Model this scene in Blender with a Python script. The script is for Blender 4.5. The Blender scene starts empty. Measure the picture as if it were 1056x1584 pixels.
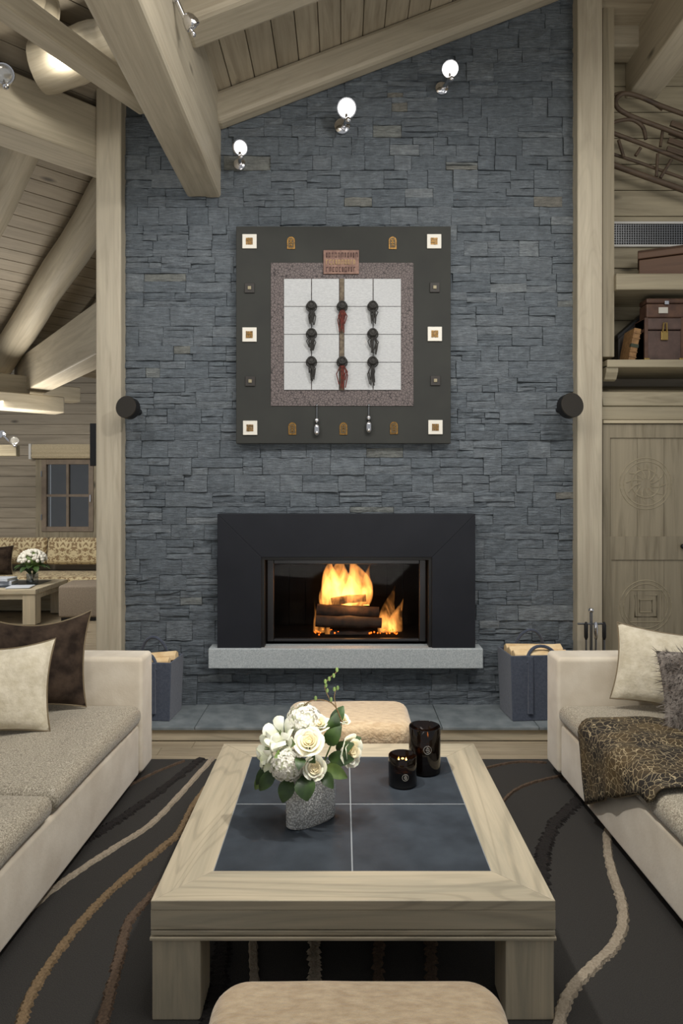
import bpy, bmesh, math, random
from mathutils import Vector, Matrix, Euler, noise

# ------------------------------------------------------------------ camera, world, lights, exposure
SC = bpy.context.scene
COL = SC.collection
F, CX, HY, CH = 1030.0, 529.0, 757.0, 1.6          # focal length in px, vanishing point, camera height
cam_d = bpy.data.cameras.new('camera')
cam_d.sensor_fit = 'VERTICAL'
cam_d.sensor_height = 36.0
cam_d.lens = F / 1584 * 36
cam_d.shift_y = -(792 - HY) / 1584
cam_d.shift_x = (528 - CX) / 1584
cam_d.clip_start = 0.05
cam = bpy.data.objects.new('camera', cam_d)
COL.objects.link(cam)
cam.location = (0, 0, CH)
cam.rotation_euler = (math.pi / 2, 0, 0)
SC.camera = cam

wd = bpy.data.worlds.new('world')
SC.world = wd
wd.use_nodes = True
wd.node_tree.nodes['Background'].inputs[0].default_value = (0.95, 0.97, 1.0, 1)
wd.node_tree.nodes['Background'].inputs[1].default_value = 0.34

SC.view_settings.view_transform = 'Standard'
SC.view_settings.look = 'None'
SC.view_settings.gamma = 1
SC.view_settings.use_curve_mapping = False
SC.view_settings.exposure = 0.06


def aim(o, target):
    o.rotation_euler = (Vector(target) - o.location).to_track_quat('-Z', 'Y').to_euler()


def light(name, kind, loc, target, energy, color=(1, .93, .82), size=.1, sizey=None, angle=60, blend=.6):
    d = bpy.data.lights.new(name, kind)
    d.energy = energy
    d.color = color
    if kind == 'AREA':
        d.size = size
        if sizey:
            d.shape = 'RECTANGLE'
            d.size_y = sizey
    elif kind == 'SPOT':
        d.shadow_soft_size = size
        d.spot_size = math.radians(angle)
        d.spot_blend = blend
    else:
        d.shadow_soft_size = size
    o = bpy.data.objects.new(name, d)
    COL.objects.link(o)
    o.location = loc
    aim(o, target)
    return o


light('ceiling_glow', 'AREA', (0.1, 1.9, 4.3), (0.1, 2.4, 0), 75, (1, .96, .90), 2.2, 1.8)
light('wall_wash', 'SPOT', (-1.9, 1.6, 4.0), (-.4, 4.7, 1.9), 105, (1, .97, .94), .14, angle=80, blend=.9)
light('wall_wash', 'SPOT', (1.7, 1.3, 4.0), (-.2, 4.7, 2.2), 185, (1, .97, .94), .14, angle=80, blend=.9)
light('sofa_spot', 'SPOT', (1.3, 2.3, 4.1), (-1.2, 2.9, .3), 270, (1, .96, .90), .07, angle=48, blend=.7)
light('sofa_spot', 'SPOT', (-0.7, 2.3, 3.9), (1.25, 3.0, .3), 250, (1, .96, .90), .07, angle=48, blend=.7)
light('table_spot', 'SPOT', (0.0, 2.5, 4.2), (0.03, 2.6, .36), 85, (1, .96, .90), .06, angle=28, blend=.8)  # unseen spot added to brighten the tabletop and bouquet
light('beam_uplight', 'AREA', (0.2, 1.6, 0.9), (-0.4, 2.6, 4.2), 25, (1, .95, .87), 1.6)
light('niche_fill', 'AREA', (2.3, 3.3, 4.0), (2.3, 5.1, 3.3), 6, (1, .95, .87), .6)  # added fill light that brightens the niche, no fixture there
light('far_room_glow', 'AREA', (-3.9, 6.9, 2.55), (-3.9, 7.6, 0), 75, (1, .95, .87), 1.0)
light('far_room_uplight', 'AREA', (-3.3, 6.6, 1.9), (-2.9, 6.2, 4.0), 20, (1, .95, .87), .7)

R = random.Random(7)


def P(px, py, Y):
    return Vector(((px - CX) * Y / F, Y, CH - (py - HY) * Y / F))


# ------------------------------------------------------------------ materials
def lin(c):
    c = c / 255
    return c / 12.92 if c <= .04045 else ((c + .055) / 1.055) ** 2.4


def rgb(t):
    return (lin(t[0]), lin(t[1]), lin(t[2]), 1)


class NT:
    def __init__(s, name):
        s.m = bpy.data.materials.new(name)
        s.m.use_nodes = True
        s.t = s.m.node_tree
        s.n = s.t.nodes
        s.b = s.n['Principled BSDF']
        s.out = s.n['Material Output']

    def add(s, typ, **kw):
        nd = s.n.new(typ)
        for k, v in kw.items():
            if k[0] == 'i' and k[1:].isdigit():
                nd.inputs[int(k[1:])].default_value = v
            else:
                setattr(nd, k, v)
        return nd

    def link(s, a, b):
        s.t.links.new(a, b)

    def coord(s, scale=(1, 1, 1), rand=True):
        tc = s.add('ShaderNodeTexCoord')
        src = tc.outputs['Object']
        if rand:
            oi = s.add('ShaderNodeObjectInfo')
            mu = s.add('ShaderNodeMath', operation='MULTIPLY', i1=17.0)
            s.link(oi.outputs['Random'], mu.inputs[0])
            va = s.add('ShaderNodeVectorMath', operation='ADD')
            s.link(src, va.inputs[0])
            s.link(mu.outputs[0], va.inputs[1])
            src = va.outputs[0]
        mp = s.add('ShaderNodeMapping')
        mp.inputs['Scale'].default_value = scale
        s.link(src, mp.inputs[0])
        return mp.outputs[0]

    def noise(s, vec, scale=5, detail=4, rough=.55, dist=0):
        nd = s.add('ShaderNodeTexNoise')
        nd.inputs['Scale'].default_value = scale
        nd.inputs['Detail'].default_value = detail
        nd.inputs['Roughness'].default_value = rough
        nd.inputs['Distortion'].default_value = dist
        s.link(vec, nd.inputs['Vector'])
        return nd.outputs[0]

    def ramp(s, fac, stops):
        nd = s.add('ShaderNodeValToRGB')
        el = nd.color_ramp.elements
        while len(el) < len(stops):
            el.new(.5)
        for e, (p, c) in zip(el, stops):
            e.position = p
            e.color = c if len(c) == 4 else rgb(c)
        s.link(fac, nd.inputs[0])
        return nd.outputs[0]

    def mix(s, fac, a, b, mode='MIX'):
        nd = s.add('ShaderNodeMix', data_type='RGBA', blend_type=mode)
        for sock, v in ((nd.inputs[0], fac), (nd.inputs[6], a), (nd.inputs[7], b)):
            if isinstance(v, (int, float)):
                sock.default_value = v
            elif isinstance(v, tuple):
                sock.default_value = v if len(v) == 4 else rgb(v)
            else:
                s.link(v, sock)
        return nd.outputs[2]

    def vary(s, col, amt):
        oi = s.add('ShaderNodeObjectInfo')
        mr = s.add('ShaderNodeMapRange')
        mr.inputs[3].default_value = 1 - amt
        mr.inputs[4].default_value = 1 + amt
        s.link(oi.outputs['Random'], mr.inputs[0])
        hs = s.add('ShaderNodeHueSaturation')
        s.link(mr.outputs[0], hs.inputs['Value'])
        s.link(col, hs.inputs['Color'])
        return hs.outputs[0]

    def bump(s, fac, strength=.3, dist=.01):
        nd = s.add('ShaderNodeBump')
        nd.inputs['Strength'].default_value = strength
        nd.inputs['Distance'].default_value = dist
        s.link(fac, nd.inputs['Height'])
        s.link(nd.outputs[0], s.b.inputs['Normal'])

    def base(s, col, rough=.6, metal=0, **kw):
        if isinstance(col, tuple):
            s.b.inputs['Base Color'].default_value = col if len(col) == 4 else rgb(col)
        else:
            s.link(col, s.b.inputs['Base Color'])
        s.b.inputs['Roughness'].default_value = rough
        s.b.inputs['Metallic'].default_value = metal
        for k, v in kw.items():
            s.b.inputs[k.replace('_', ' ')].default_value = v
        return s.m


def wood(name, axis, light_c, dark_c, vary=.06, rough=.62, knots=True, bump=.12, fine=60, cath=0):
    n = NT(name)
    k = {'x': 0, 'y': 1, 'z': 2}[axis]
    sc = [9.0] * 3
    sc[k] = .7
    v = n.coord(tuple(sc))
    g = n.noise(v, 1.6, 5, .6, 1.2)
    col = n.ramp(g, [(.3, dark_c), (.52, light_c), (.75, tuple(min(255, int(c * 1.07)) for c in light_c))])
    sc2 = [float(fine)] * 3
    sc2[k] = 1.2
    v2 = n.coord(tuple(sc2))
    g2 = n.noise(v2, 1.0, 3, .6)
    f2 = n.ramp(g2, [(.35, (.72, .72, .70, 1)), (.6, (1, 1, 1, 1))])
    col = n.mix(.26, col, f2, 'MULTIPLY')
    if cath:
        sc4 = [4.2] * 3
        sc4[k] = .55
        g4 = n.noise(n.coord(tuple(sc4)), 1.0, 1, .4, .5)
        mu = n.add('ShaderNodeMath', operation='MULTIPLY', i1=95.0)
        n.link(g4, mu.inputs[0])
        si = n.add('ShaderNodeMath', operation='SINE')
        n.link(mu.outputs[0], si.inputs[0])
        cf = n.ramp(si.outputs[0], [(.0, (1, 1, 1, 1)), (.6, (.97, .96, .95, 1)), (.95, (.80, .80, .80, 1))])
        col = n.mix(cath, col, cf, 'MULTIPLY')
    if knots:
        sc3 = [3.4] * 3
        sc3[k] = 1.3
        v3 = n.coord(tuple(sc3))
        vo = n.add('ShaderNodeTexVoronoi')
        vo.inputs['Scale'].default_value = 1.0
        n.link(v3, vo.inputs['Vector'])
        kf = n.ramp(vo.outputs['Distance'], [(.03, (1, 1, 1, 1)), (.10, (0, 0, 0, 1))])
        col = n.mix(kf, col, tuple(int(c * .62) for c in dark_c))
    if vary:
        col = n.vary(col, vary)
    n.bump(g2, bump, .004)
    return n.base(col, rough)


PALE = ((184, 174, 153), (170, 159, 138))
WX = wood('pale_timber_x', 'x', *PALE, cath=.25)
WY = wood('pale_timber_y', 'y', *PALE)
WZ = wood('pale_timber_z', 'z', *PALE, cath=.3)
PLANK = wood('ceiling_plank_timber', 'x', (166, 155, 134), (140, 129, 109), vary=.09)
PLANKF = wood('far_plank_timber', 'x', (160, 149, 131), (142, 132, 115), vary=.05)
TBL = ((186, 174, 150), (164, 156, 136))
TX = wood('table_timber_x', 'x', *TBL, knots=False, rough=.5, cath=.8)
TY = wood('table_timber_y', 'y', *TBL, knots=False, rough=.5)
TZ = wood('table_timber_z', 'z', *TBL, knots=False, rough=.5, bump=.35, fine=110)
CABX = wood('cabinet_timber_x', 'x', (160, 150, 126), (136, 126, 103), vary=.04)
CABZ = wood('cabinet_timber_z', 'z', (150, 140, 118), (124, 114, 93), vary=.04)
FLOORW = wood('floor_timber', 'x', (160, 147, 125), (134, 122, 102), vary=.07, rough=.45)
BARK = wood('sled_timber', 'x', (92, 76, 60), (62, 50, 40), vary=.1)
LEATH = wood('chest_timber', 'x', (96, 70, 52), (66, 46, 34), vary=.08)


def plain(name, c, rough=.5, metal=0, c2=None, scale=40, bump=0, bscale=None, detail=3, lo=.35, hi=.65, vary=0, rand=True, stretch=(1, 1, 1), **kw):
    n = NT(name)
    col = c
    v = n.coord(stretch, rand)
    if c2:
        col = n.ramp(n.noise(v, scale, detail), [(lo, c), (hi, c2)])
        if vary:
            col = n.vary(col, vary)
    if bump:
        n.bump(n.noise(v, bscale or scale, detail), bump, .01)
    return n.base(col, rough, metal, **kw)


def stone_mat(name):
    n = NT(name)
    at = n.add('ShaderNodeAttribute', attribute_name='tone')
    col = n.ramp(at.outputs['Fac'], [(0, (110, 119, 126)), (.35, (119, 128, 135)), (.75, (129, 137, 143)), (.93, (143, 150, 154)), (.965, (142, 146, 142)), (1, (140, 138, 130))])
    v = n.coord((1, 1, 1))
    a = n.noise(v, 17, 9, .78)
    col = n.mix(.75, col, n.ramp(a, [(.3, (.62, .63, .65, 1)), (.5, (.95, .95, .95, 1)), (.66, (1.3, 1.3, 1.28, 1)), (.78, (1.8, 1.8, 1.75, 1))]), 'MULTIPLY')
    v2 = n.coord((9, 9, 75))
    b = n.noise(v2, 1.4, 5, .65, .6)
    col = n.mix(.6, col, n.ramp(b, [(.32, (.5, .5, .52, 1)), (.55, (1, 1, 1, 1)), (.66, (1.3, 1.3, 1.3, 1)), (.8, (2.0, 2.0, 1.95, 1))]), 'MULTIPLY')
    mx = n.add('ShaderNodeMath', operation='ADD')
    n.link(a, mx.inputs[0])
    n.link(b, mx.inputs[1])
    n.bump(mx.outputs[0], 1.0, .022)
    return n.base(col, .72)


STONE = stone_mat('blue_grey_ledgestone')
MORTAR = plain('dark_mortar', (70, 75, 79), .9, c2=(84, 89, 92))
SLATE = plain('slate_tile', (42, 48, 55), .5, c2=(56, 63, 71), scale=9, detail=7, bump=.1, bscale=14, vary=.06)
GROUT = plain('grey_grout', (138, 142, 145), .8)
HEARTH = plain('grey_granite', (160, 168, 171), .6, c2=(192, 198, 199), scale=130, bump=.1)
PLATF = plain('platform_slate', (98, 106, 110), .6, c2=(124, 131, 134), scale=9, detail=6, bump=.1, vary=.05)
BLACKM = plain('blackened_steel', (28, 30, 36), .6, .0, c2=(33, 35, 41), scale=3, Specular_IOR_Level=.25)
BLACK = plain('matte_black', (16, 16, 17), .5)
SOOT = plain('soot', (6, 6, 6), .95, c2=(10, 9, 9), scale=12, Specular_IOR_Level=.08)
CHROME = plain('chrome', (225, 225, 228), .12, 1.0)
STEEL = plain('brushed_steel', (140, 142, 145), .35, 1.0)
CHAR = plain('charred_log', (28, 20, 15), .9, c2=(62, 40, 26), scale=18, bump=.6)
SPLIT = plain('split_firewood', (222, 188, 138), .7, c2=(240, 214, 170), scale=14, vary=.1)
FELT = plain('blue_grey_felt', (62, 69, 84), .95, c2=(74, 81, 95), scale=60, bump=.25, bscale=140, Sheen_Weight=.25)
SOFA = plain('cream_suede', (218, 208, 190), .85, c2=(200, 188, 168), scale=5, bump=.08, bscale=90, Sheen_Weight=.35)
FUR_B = plain('beige_plush', (196, 168, 132), .95, c2=(222, 198, 162), scale=26, detail=6, bump=.7, bscale=60, stretch=(1, 2.6, 1), Sheen_Weight=.5)
VELVET = plain('brown_velvet', (34, 26, 21), .9, c2=(66, 54, 44), scale=11, bump=.6, bscale=18, Specular_IOR_Level=.15)
CREAMP = plain('cream_chenille', (188, 178, 154), .9, c2=(208, 199, 178), scale=22, bump=.5, bscale=45, Sheen_Weight=.4)
FURG = plain('grey_brown_fur', (92, 82, 74), .9, c2=(150, 142, 134), scale=8, Sheen_Weight=.3)
PIPING = plain('bronze_piping', (112, 98, 74), .6)
PLASTER = plain('white_fitting', (205, 204, 200), .6)
GREYB = plain('art_board', (46, 47, 44), .8, c2=(51, 52, 48), scale=4)
PAPER = plain('white_handmade_paper', (194, 196, 196), .85, c2=(180, 182, 183), scale=60, bump=.15, stretch=(1, 1, 3))
IVORY = plain('ivory_ceramic', (226, 222, 210), .5)
GOLD = plain('aged_gold', (150, 112, 52), .45, .6, c2=(96, 72, 36), scale=90, vary=.1)
DARKSQ = plain('dark_square', (44, 40, 36), .6)
CRACK = None
n = NT('cracked_mauve_leather')
vo = n.add('ShaderNodeTexVoronoi', feature='DISTANCE_TO_EDGE')
vo.inputs['Scale'].default_value = 55
n.link(n.coord(), vo.inputs['Vector'])
n.bump(vo.outputs[0], .5, .004)
CRACK = n.base(n.ramp(vo.outputs[0], [(.02, (50, 44, 44)), (.09, (108, 98, 96))]), .7)
PLAQ = plain('copper_plaque', (112, 84, 74), .6, .2, c2=(142, 112, 98), scale=30)
INK = plain('dark_ink', (70, 44, 38), .7)
INKG = plain('gilt_ink', (166, 138, 92), .6)
TASS = plain('dark_grey_tassel', (58, 57, 54), .8, c2=(40, 38, 36), scale=80)
TASSR = plain('red_brown_tassel', (116, 48, 36), .8, c2=(72, 34, 28), scale=80)
STRIP = plain('bark_strip', (120, 108, 90), .8, c2=(82, 70, 58), scale=40)
RUG = plain('charcoal_rug_pile', (44, 42, 40), 1.0, c2=(57, 55, 52), scale=260, bump=.5, bscale=260, rand=False)
S_BLK = plain('black_rug_pile', (22, 19, 18), 1.0, c2=(34, 29, 27), scale=120, bump=.8)
S_BEI = plain('beige_rug_pile', (168, 156, 138), 1.0, c2=(146, 134, 116), scale=120, bump=.8)
S_TAN = plain('tan_rug_pile', (134, 112, 84), 1.0, c2=(108, 90, 66), scale=120, bump=.8)
S_BRN = plain('brown_rug_pile', (98, 80, 64), 1.0, c2=(76, 61, 49), scale=120, bump=.8)
LEAF = plain('dark_green_leaf', (38, 58, 28), .45, c2=(62, 86, 40), scale=18, vary=.2)
LEAFL = plain('fresh_green_leaf', (84, 108, 52), .5, c2=(112, 134, 70), scale=18, vary=.15)
TWIG = plain('brown_twig', (104, 82, 50), .7)
ROSE = plain('cream_rose_petal', (242, 236, 208), .6, c2=(248, 244, 226), scale=9, vary=.04, Subsurface_Weight=.12)
ROSEC = plain('rose_heart', (232, 216, 170), .6, c2=(242, 230, 194), scale=9)
WHITEP = plain('white_petal', (240, 240, 226), .6, c2=(226, 230, 196), scale=12, vary=.04)
HYD = plain('hydrangea_petal', (236, 234, 222), .65, c2=(218, 214, 202), scale=30)
MOSS = plain('vase_moss', (92, 94, 50), .9, c2=(132, 112, 66), scale=30)
BRASS = plain('brass_fitting', (178, 150, 90), .35, .9)
TAGW = plain('white_tag', (196, 192, 182), .7)
LEATHB = plain('worn_brown_leather', (92, 66, 50), .6, c2=(70, 48, 38), scale=14, vary=.06)
LEATHM = plain('mauve_brown_leather', (96, 76, 68), .6, c2=(78, 62, 56), scale=14)
BOOKC = plain('tan_book_cloth', (148, 112, 70), .7, c2=(118, 86, 52), scale=40)
BOOKG = plain('green_band', (52, 58, 42), .7)
BOOKB = plain('blue_white_cover', (206, 212, 222), .5)
FARO = plain('grey_beige_bouclé', (146, 134, 118), .95, c2=(128, 116, 102), scale=90, bump=.3)
BLIND = plain('linen_blind', (196, 182, 152), .9, c2=(180, 166, 138), scale=60)
WINF = plain('window_timber', (134, 120, 104), .6, c2=(120, 106, 92), scale=10)
DARKI = plain('window_night', (46, 46, 50), .4, c2=(74, 66, 62), scale=3)
WAX = plain('dark_wax', (40, 26, 16), .5)


def seat_mat():
    n = NT('speckled_seat_fabric')
    v = n.coord()
    a = n.noise(v, 190, 3, .6)
    c = n.ramp(a, [(.36, (112, 103, 88)), (.52, (164, 155, 136)), (.68, (204, 196, 178))])
    n.bump(a, .35, .006)
    return n.base(c, .55, Sheen_Weight=.25)


SEAT = seat_mat()


def throw_mat():
    n = NT('web_patterned_throw')
    v = n.coord()
    d = n.noise(v, 6, 3)
    va = n.add('ShaderNodeVectorMath', operation='SCALE')
    va.inputs['Scale'].default_value = .12
    cmb = n.add('ShaderNodeCombineXYZ')
    n.link(d, cmb.inputs[0])
    n.link(d, cmb.inputs[1])
    n.link(cmb.outputs[0], va.inputs[0])
    ad = n.add('ShaderNodeVectorMath', operation='ADD')
    n.link(v, ad.inputs[0])
    n.link(va.outputs[0], ad.inputs[1])
    vo = n.add('ShaderNodeTexVoronoi', feature='DISTANCE_TO_EDGE')
    vo.inputs['Scale'].default_value = 38
    n.link(ad.outputs[0], vo.inputs['Vector'])
    web = n.ramp(vo.outputs[0], [(.012, (1, 1, 1, 1)), (.04, (0, 0, 0, 1))])
    g = n.ramp(n.noise(v, 5, 4), [(.44, (36, 30, 23)), (.68, (96, 78, 48))])
    g = n.mix(.5, g, n.ramp(n.noise(v, 90, 2), [(.3, (.4, .4, .4, 1)), (.6, (1, 1, 1, 1))]), 'MULTIPLY')
    col = n.mix(web, g, (178, 162, 128))
    n.bump(vo.outputs[0], .2, .004)
    return n.base(col, .75)


THROW = throw_mat()


def damask_mat():
    n = NT('gold_damask')
    tc = n.add('ShaderNodeTexCoord')
    sp = n.add('ShaderNodeSeparateXYZ')
    n.link(tc.outputs['Object'], sp.inputs[0])
    pp = n.add('ShaderNodeMath', operation='PINGPONG', i1=.16)
    n.link(sp.outputs[0], pp.inputs[0])
    cb = n.add('ShaderNodeCombineXYZ')
    n.link(pp.outputs[0], cb.inputs[0])
    ay = n.add('ShaderNodeMath', operation='ADD')
    n.link(sp.outputs[1], ay.inputs[0])
    n.link(sp.outputs[2], ay.inputs[1])
    n.link(ay.outputs[0], cb.inputs[2])
    a = n.noise(cb.outputs[0], 25, 2, .5, 1.0)
    c = n.ramp(a, [(.44, (136, 112, 78)), (.50, (206, 190, 150))])
    return n.base(c, .7, Sheen_Weight=.2)


DAMASK = damask_mat()


def emit_mat(name, c, s):
    n = NT(name)
    n.base(c, .4)
    n.b.inputs['Emission Color'].default_value = rgb(c)
    n.b.inputs['Emission Strength'].default_value = s
    return n.m


LENS = emit_mat('lit_lamp_lens', (255, 250, 242), 3.2)
DIML = plain('reflector_glass', (214, 212, 205), .15, .6)
CFLAME = emit_mat('candle_flame', (255, 190, 90), 60)
EMBER = emit_mat('glowing_ember', (255, 110, 26), 2.0)


def glass_pane(name, tint=(.96, .97, .98, 1), refl=.05):
    n = NT(name)
    tr = n.add('ShaderNodeBsdfTransparent', i0=tint)
    gl = n.add('ShaderNodeBsdfGlossy')
    gl.inputs['Roughness'].default_value = .03
    mx = n.add('ShaderNodeMixShader', i0=refl)
    n.link(tr.outputs[0], mx.inputs[1])
    n.link(gl.outputs[0], mx.inputs[2])
    n.link(mx.outputs[0], n.out.inputs[0])
    return n.m


PANE = glass_pane('clear_glass', (.95, .95, .95, 1), refl=.004)
PANEW = glass_pane('window_glass', (.75, .78, .8, 1), .12)


def jar_mat():
    n = NT('dark_amber_glass')
    return n.base((.012, .006, .004, 1), .04, Transmission_Weight=.8, IOR=1.45)


JAR = jar_mat()


def vase_mat():
    n = NT('crackled_silver_glass')
    vo = n.add('ShaderNodeTexVoronoi')
    vo.inputs['Scale'].default_value = 150
    n.link(n.coord(), vo.inputs['Vector'])
    n.bump(vo.outputs[0], .8, .004)
    c = n.ramp(vo.outputs['Distance'], [(.1, (255, 255, 252)), (.35, (246, 246, 243)), (.6, (186, 186, 182))])
    return n.base(c, .08, Transmission_Weight=.22, IOR=1.45, Coat_Weight=1.0)


VASE = vase_mat()


def flame_mat(name, dens, scale):
    n = NT(name)
    em = n.add('ShaderNodeEmission')
    em.inputs[0].default_value = (1, .36, .075, 1)
    v = n.coord((1, 1, .45))
    a = n.noise(v, scale, 4, .6, 1.0)
    mr = n.add('ShaderNodeMapRange')
    mr.inputs[1].default_value = .38
    mr.inputs[2].default_value = .62
    mr.inputs[3].default_value = dens * .05
    mr.inputs[4].default_value = dens
    n.link(a, mr.inputs[0])
    n.link(mr.outputs[0], em.inputs[1])
    n.n.remove(n.b)
    n.link(em.outputs[0], n.out.inputs['Volume'])
    return n.m


FLAME = flame_mat('open_flame', 52, 9)
FLAME2 = flame_mat('low_flame', 34, 12)


# ------------------------------------------------------------------ mesh builder
class B:
    def __init__(s):
        s.v, s.f, s.tone, s.sm = [], [], [], []

    def _add(s, vs, fs, tone=0.0, smooth=False):
        o = len(s.v)
        s.v += [tuple(p) for p in vs]
        for f in fs:
            s.f.append(tuple(i + o for i in f))
            s.tone.append(tone)
            s.sm.append(smooth)
        return s

    def box(s, x0, x1, y0, y1, z0, z1, M=None):
        vs = [Vector((x, y, z)) for x in (x0, x1) for y in (y0, y1) for z in (z0, z1)]
        if M:
            vs = [M @ p for p in vs]
        return s._add(vs, [(0, 1, 3, 2), (4, 6, 7, 5), (0, 4, 5, 1), (2, 3, 7, 6), (0, 2, 6, 4), (1, 5, 7, 3)])

    def prism(s, poly, d0, d1, plane='xz', M=None):
        """poly in a plane, extruded along the third axis"""
        def q(a, b, d):
            return Vector({'xz': (a, d, b), 'xy': (a, b, d), 'yz': (d, a, b)}[plane])
        k = len(poly)
        vs = [q(a, b, d0) for a, b in poly] + [q(a, b, d1) for a, b in poly]
        if M:
            vs = [M @ p for p in vs]
        fs = [tuple(range(k)), tuple(range(2 * k - 1, k - 1, -1))]
        fs += [(i, k + i, k + (i + 1) % k, (i + 1) % k) for i in range(k)]
        return s._add(vs, fs)

    def tube(s, pts, r, k=8, closed=False):
        pts = [Vector(p) for p in pts]
        m = len(pts)
        rs = r if isinstance(r, (list, tuple)) else [r] * m
        vs, fs = [], []
        up = None
        for i, p in enumerate(pts):
            if closed:
                t = pts[(i + 1) % m] - pts[i - 1]
            else:
                t = pts[min(i + 1, m - 1)] - pts[max(i - 1, 0)]
            t.normalize()
            if up is None:
                up = Vector((0, 0, 1)) if abs(t.z) < .9 else Vector((1, 0, 0))
            a = (up - t * up.dot(t)).normalized()
            up = a
            b = t.cross(a)
            for j in range(k):
                w = 2 * math.pi * j / k
                vs.append(p + (a * math.cos(w) + b * math.sin(w)) * rs[i])
        for i in range(m if closed else m - 1):
            for j in range(k):
                i2 = (i + 1) % m
                fs.append((i * k + j, i * k + (j + 1) % k, i2 * k + (j + 1) % k, i2 * k + j))
        if not closed:
            fs.append(tuple(range(k - 1, -1, -1)))
            fs.append(tuple((m - 1) * k + j for j in range(k)))
        return s._add(vs, fs, 0, True)

    def lathe(s, prof, k=24, M=None, c=(0, 0, 0), sx=1, sy=1):
        vs, fs = [], []
        c = Vector(c)
        for r, z in prof:
            for j in range(k):
                w = 2 * math.pi * j / k
                p = Vector((r * math.cos(w) * sx, r * math.sin(w) * sy, z)) + c
                vs.append(M @ p if M else p)
        m = len(prof)
        for i in range(m - 1):
            for j in range(k):
                fs.append((i * k + j, i * k + (j + 1) % k, (i + 1) * k + (j + 1) % k, (i + 1) * k + j))
        if prof[0][0] > 1e-5:
            fs.append(tuple(range(k - 1, -1, -1)))
        if prof[-1][0] > 1e-5:
            fs.append(tuple((m - 1) * k + j for j in range(k)))
        return s._add(vs, fs, 0, True)

    def ball(s, c, r, k=12, m=8, sz=1.0, M=None):
        prof = [(max(1e-6, r * math.sin(math.pi * i / m)), -r * sz * math.cos(math.pi * i / m)) for i in range(m + 1)]
        return s.lathe(prof, k, M, c)

    def grid(s, fn, nu, nv, wrap=False, tone=0):
        vs = [fn(i / (nu if wrap else nu - 1), j / (nv - 1)) for j in range(nv) for i in range(nu)]
        fs = []
        for j in range(nv - 1):
            for i in range(nu if wrap else nu - 1):
                i2 = (i + 1) % nu
                fs.append((j * nu + i, j * nu + i2, (j + 1) * nu + i2, (j + 1) * nu + i))
        return s._add(vs, fs, tone, True)

    def pad(s, hx, hy, rp, h, re, crown=0.0, c=(0, 0, 0), k=6, wob=0.0, seed=0):
        """cushion: rounded-rectangle plan, rounded edges, crowned top; z from 0 to h"""
        rings = []
        for i in range(6):
            a = math.pi / 2 * i / 5
            rings.append((re * (1 - math.sin(a)), re * (1 - math.cos(a)), 0))
        for i in range(6):
            a = math.pi / 2 * i / 5
            rings.append((re * (1 - math.cos(a)), h - re * (1 - math.sin(a)), 0))
        mi = min(hx, hy)
        for q in (.25, .45, .65, .85):
            rings.append((re + (mi - re) * q, h, q))
        vs, fs = [], []
        cnt = None
        c = Vector(c)
        for ins, z, q in rings:
            ax, ay, r = hx - ins, hy - ins, max(rp - ins, .004)
            ring = []
            for ci, (qx, qy) in enumerate(((1, 1), (-1, 1), (-1, -1), (1, -1))):
                for j in range(k + 1):
                    w = math.pi / 2 * (ci + j / k)
                    ring.append((qx * (ax - r) + r * math.cos(w), qy * (ay - r) + r * math.sin(w)))
                # extra points along the straight side
                nx, ny = ((-1, 1), (-1, -1), (1, -1), (1, 1))[ci]
                w = math.pi / 2 * (ci + 1)
                p0 = ring[-1]
                p1 = (nx * (ax - r) + r * math.cos(w), ny * (ay - r) + r * math.sin(w))
                for j in range(1, 6):
                    ring.append((p0[0] + (p1[0] - p0[0]) * j / 6, p0[1] + (p1[1] - p0[1]) * j / 6))
            cnt = len(ring)
            for x, y in ring:
                u, v = x / hx, y / hy
                cr = crown * max(0, 1 - u * u) * max(0, 1 - v * v) if z > h * .6 else 0
                dz = wob * noise.noise(Vector((x * 6 + seed, y * 6, z * 3))) if wob else 0
                vs.append(Vector((x, y, z + cr + dz)) + c)
        m = len(rings)
        for i in range(m - 1):
            for j in range(cnt):
                fs.append((i * cnt + j, i * cnt + (j + 1) % cnt, (i + 1) * cnt + (j + 1) % cnt, (i + 1) * cnt + j))
        fs.append(tuple(range(cnt - 1, -1, -1)))
        vs.append(Vector((0, 0, h + crown)) + c)
        for j in range(cnt):
            fs.append(((m - 1) * cnt + j, (m - 1) * cnt + (j + 1) % cnt, m * cnt))
        return s._add(vs, fs, 0, True)

    def build(s, name, mat, parent=None, loc=(0, 0, 0), rot=None, mx=None, bevel=0, seg=2, tone=False, kind=None, label=None, smooth=None):
        me = bpy.data.meshes.new(name)
        me.from_pydata(s.v, [], s.f)
        me.polygons.foreach_set('use_smooth', s.sm if smooth is None else [smooth] * len(s.f))
        sharp = any(s.sm)
        if tone:
            a = me.attributes.new('tone', 'FLOAT', 'FACE')
            a.data.foreach_set('value', s.tone)
        bm = bmesh.new()
        bm.from_mesh(me)
        bmesh.ops.recalc_face_normals(bm, faces=bm.faces)
        bm.to_mesh(me)
        bm.free()
        if sharp:
            me.set_sharp_from_angle(angle=math.radians(48))
        me.materials.append(mat)
        o = bpy.data.objects.new(name, me)
        COL.objects.link(o)
        if parent:
            o.parent = parent
        if mx is not None:
            o.matrix_local = mx
        else:
            o.location = loc
            if rot:
                o.rotation_euler = rot
        if bevel:
            b = o.modifiers.new('bevel', 'BEVEL')
            b.width = bevel
            b.segments = seg
            b.limit_method = 'ANGLE'
            b.angle_limit = math.radians(40)
        if kind:
            o['kind'] = kind
        if label:
            o['label'] = label
        return o


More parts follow.
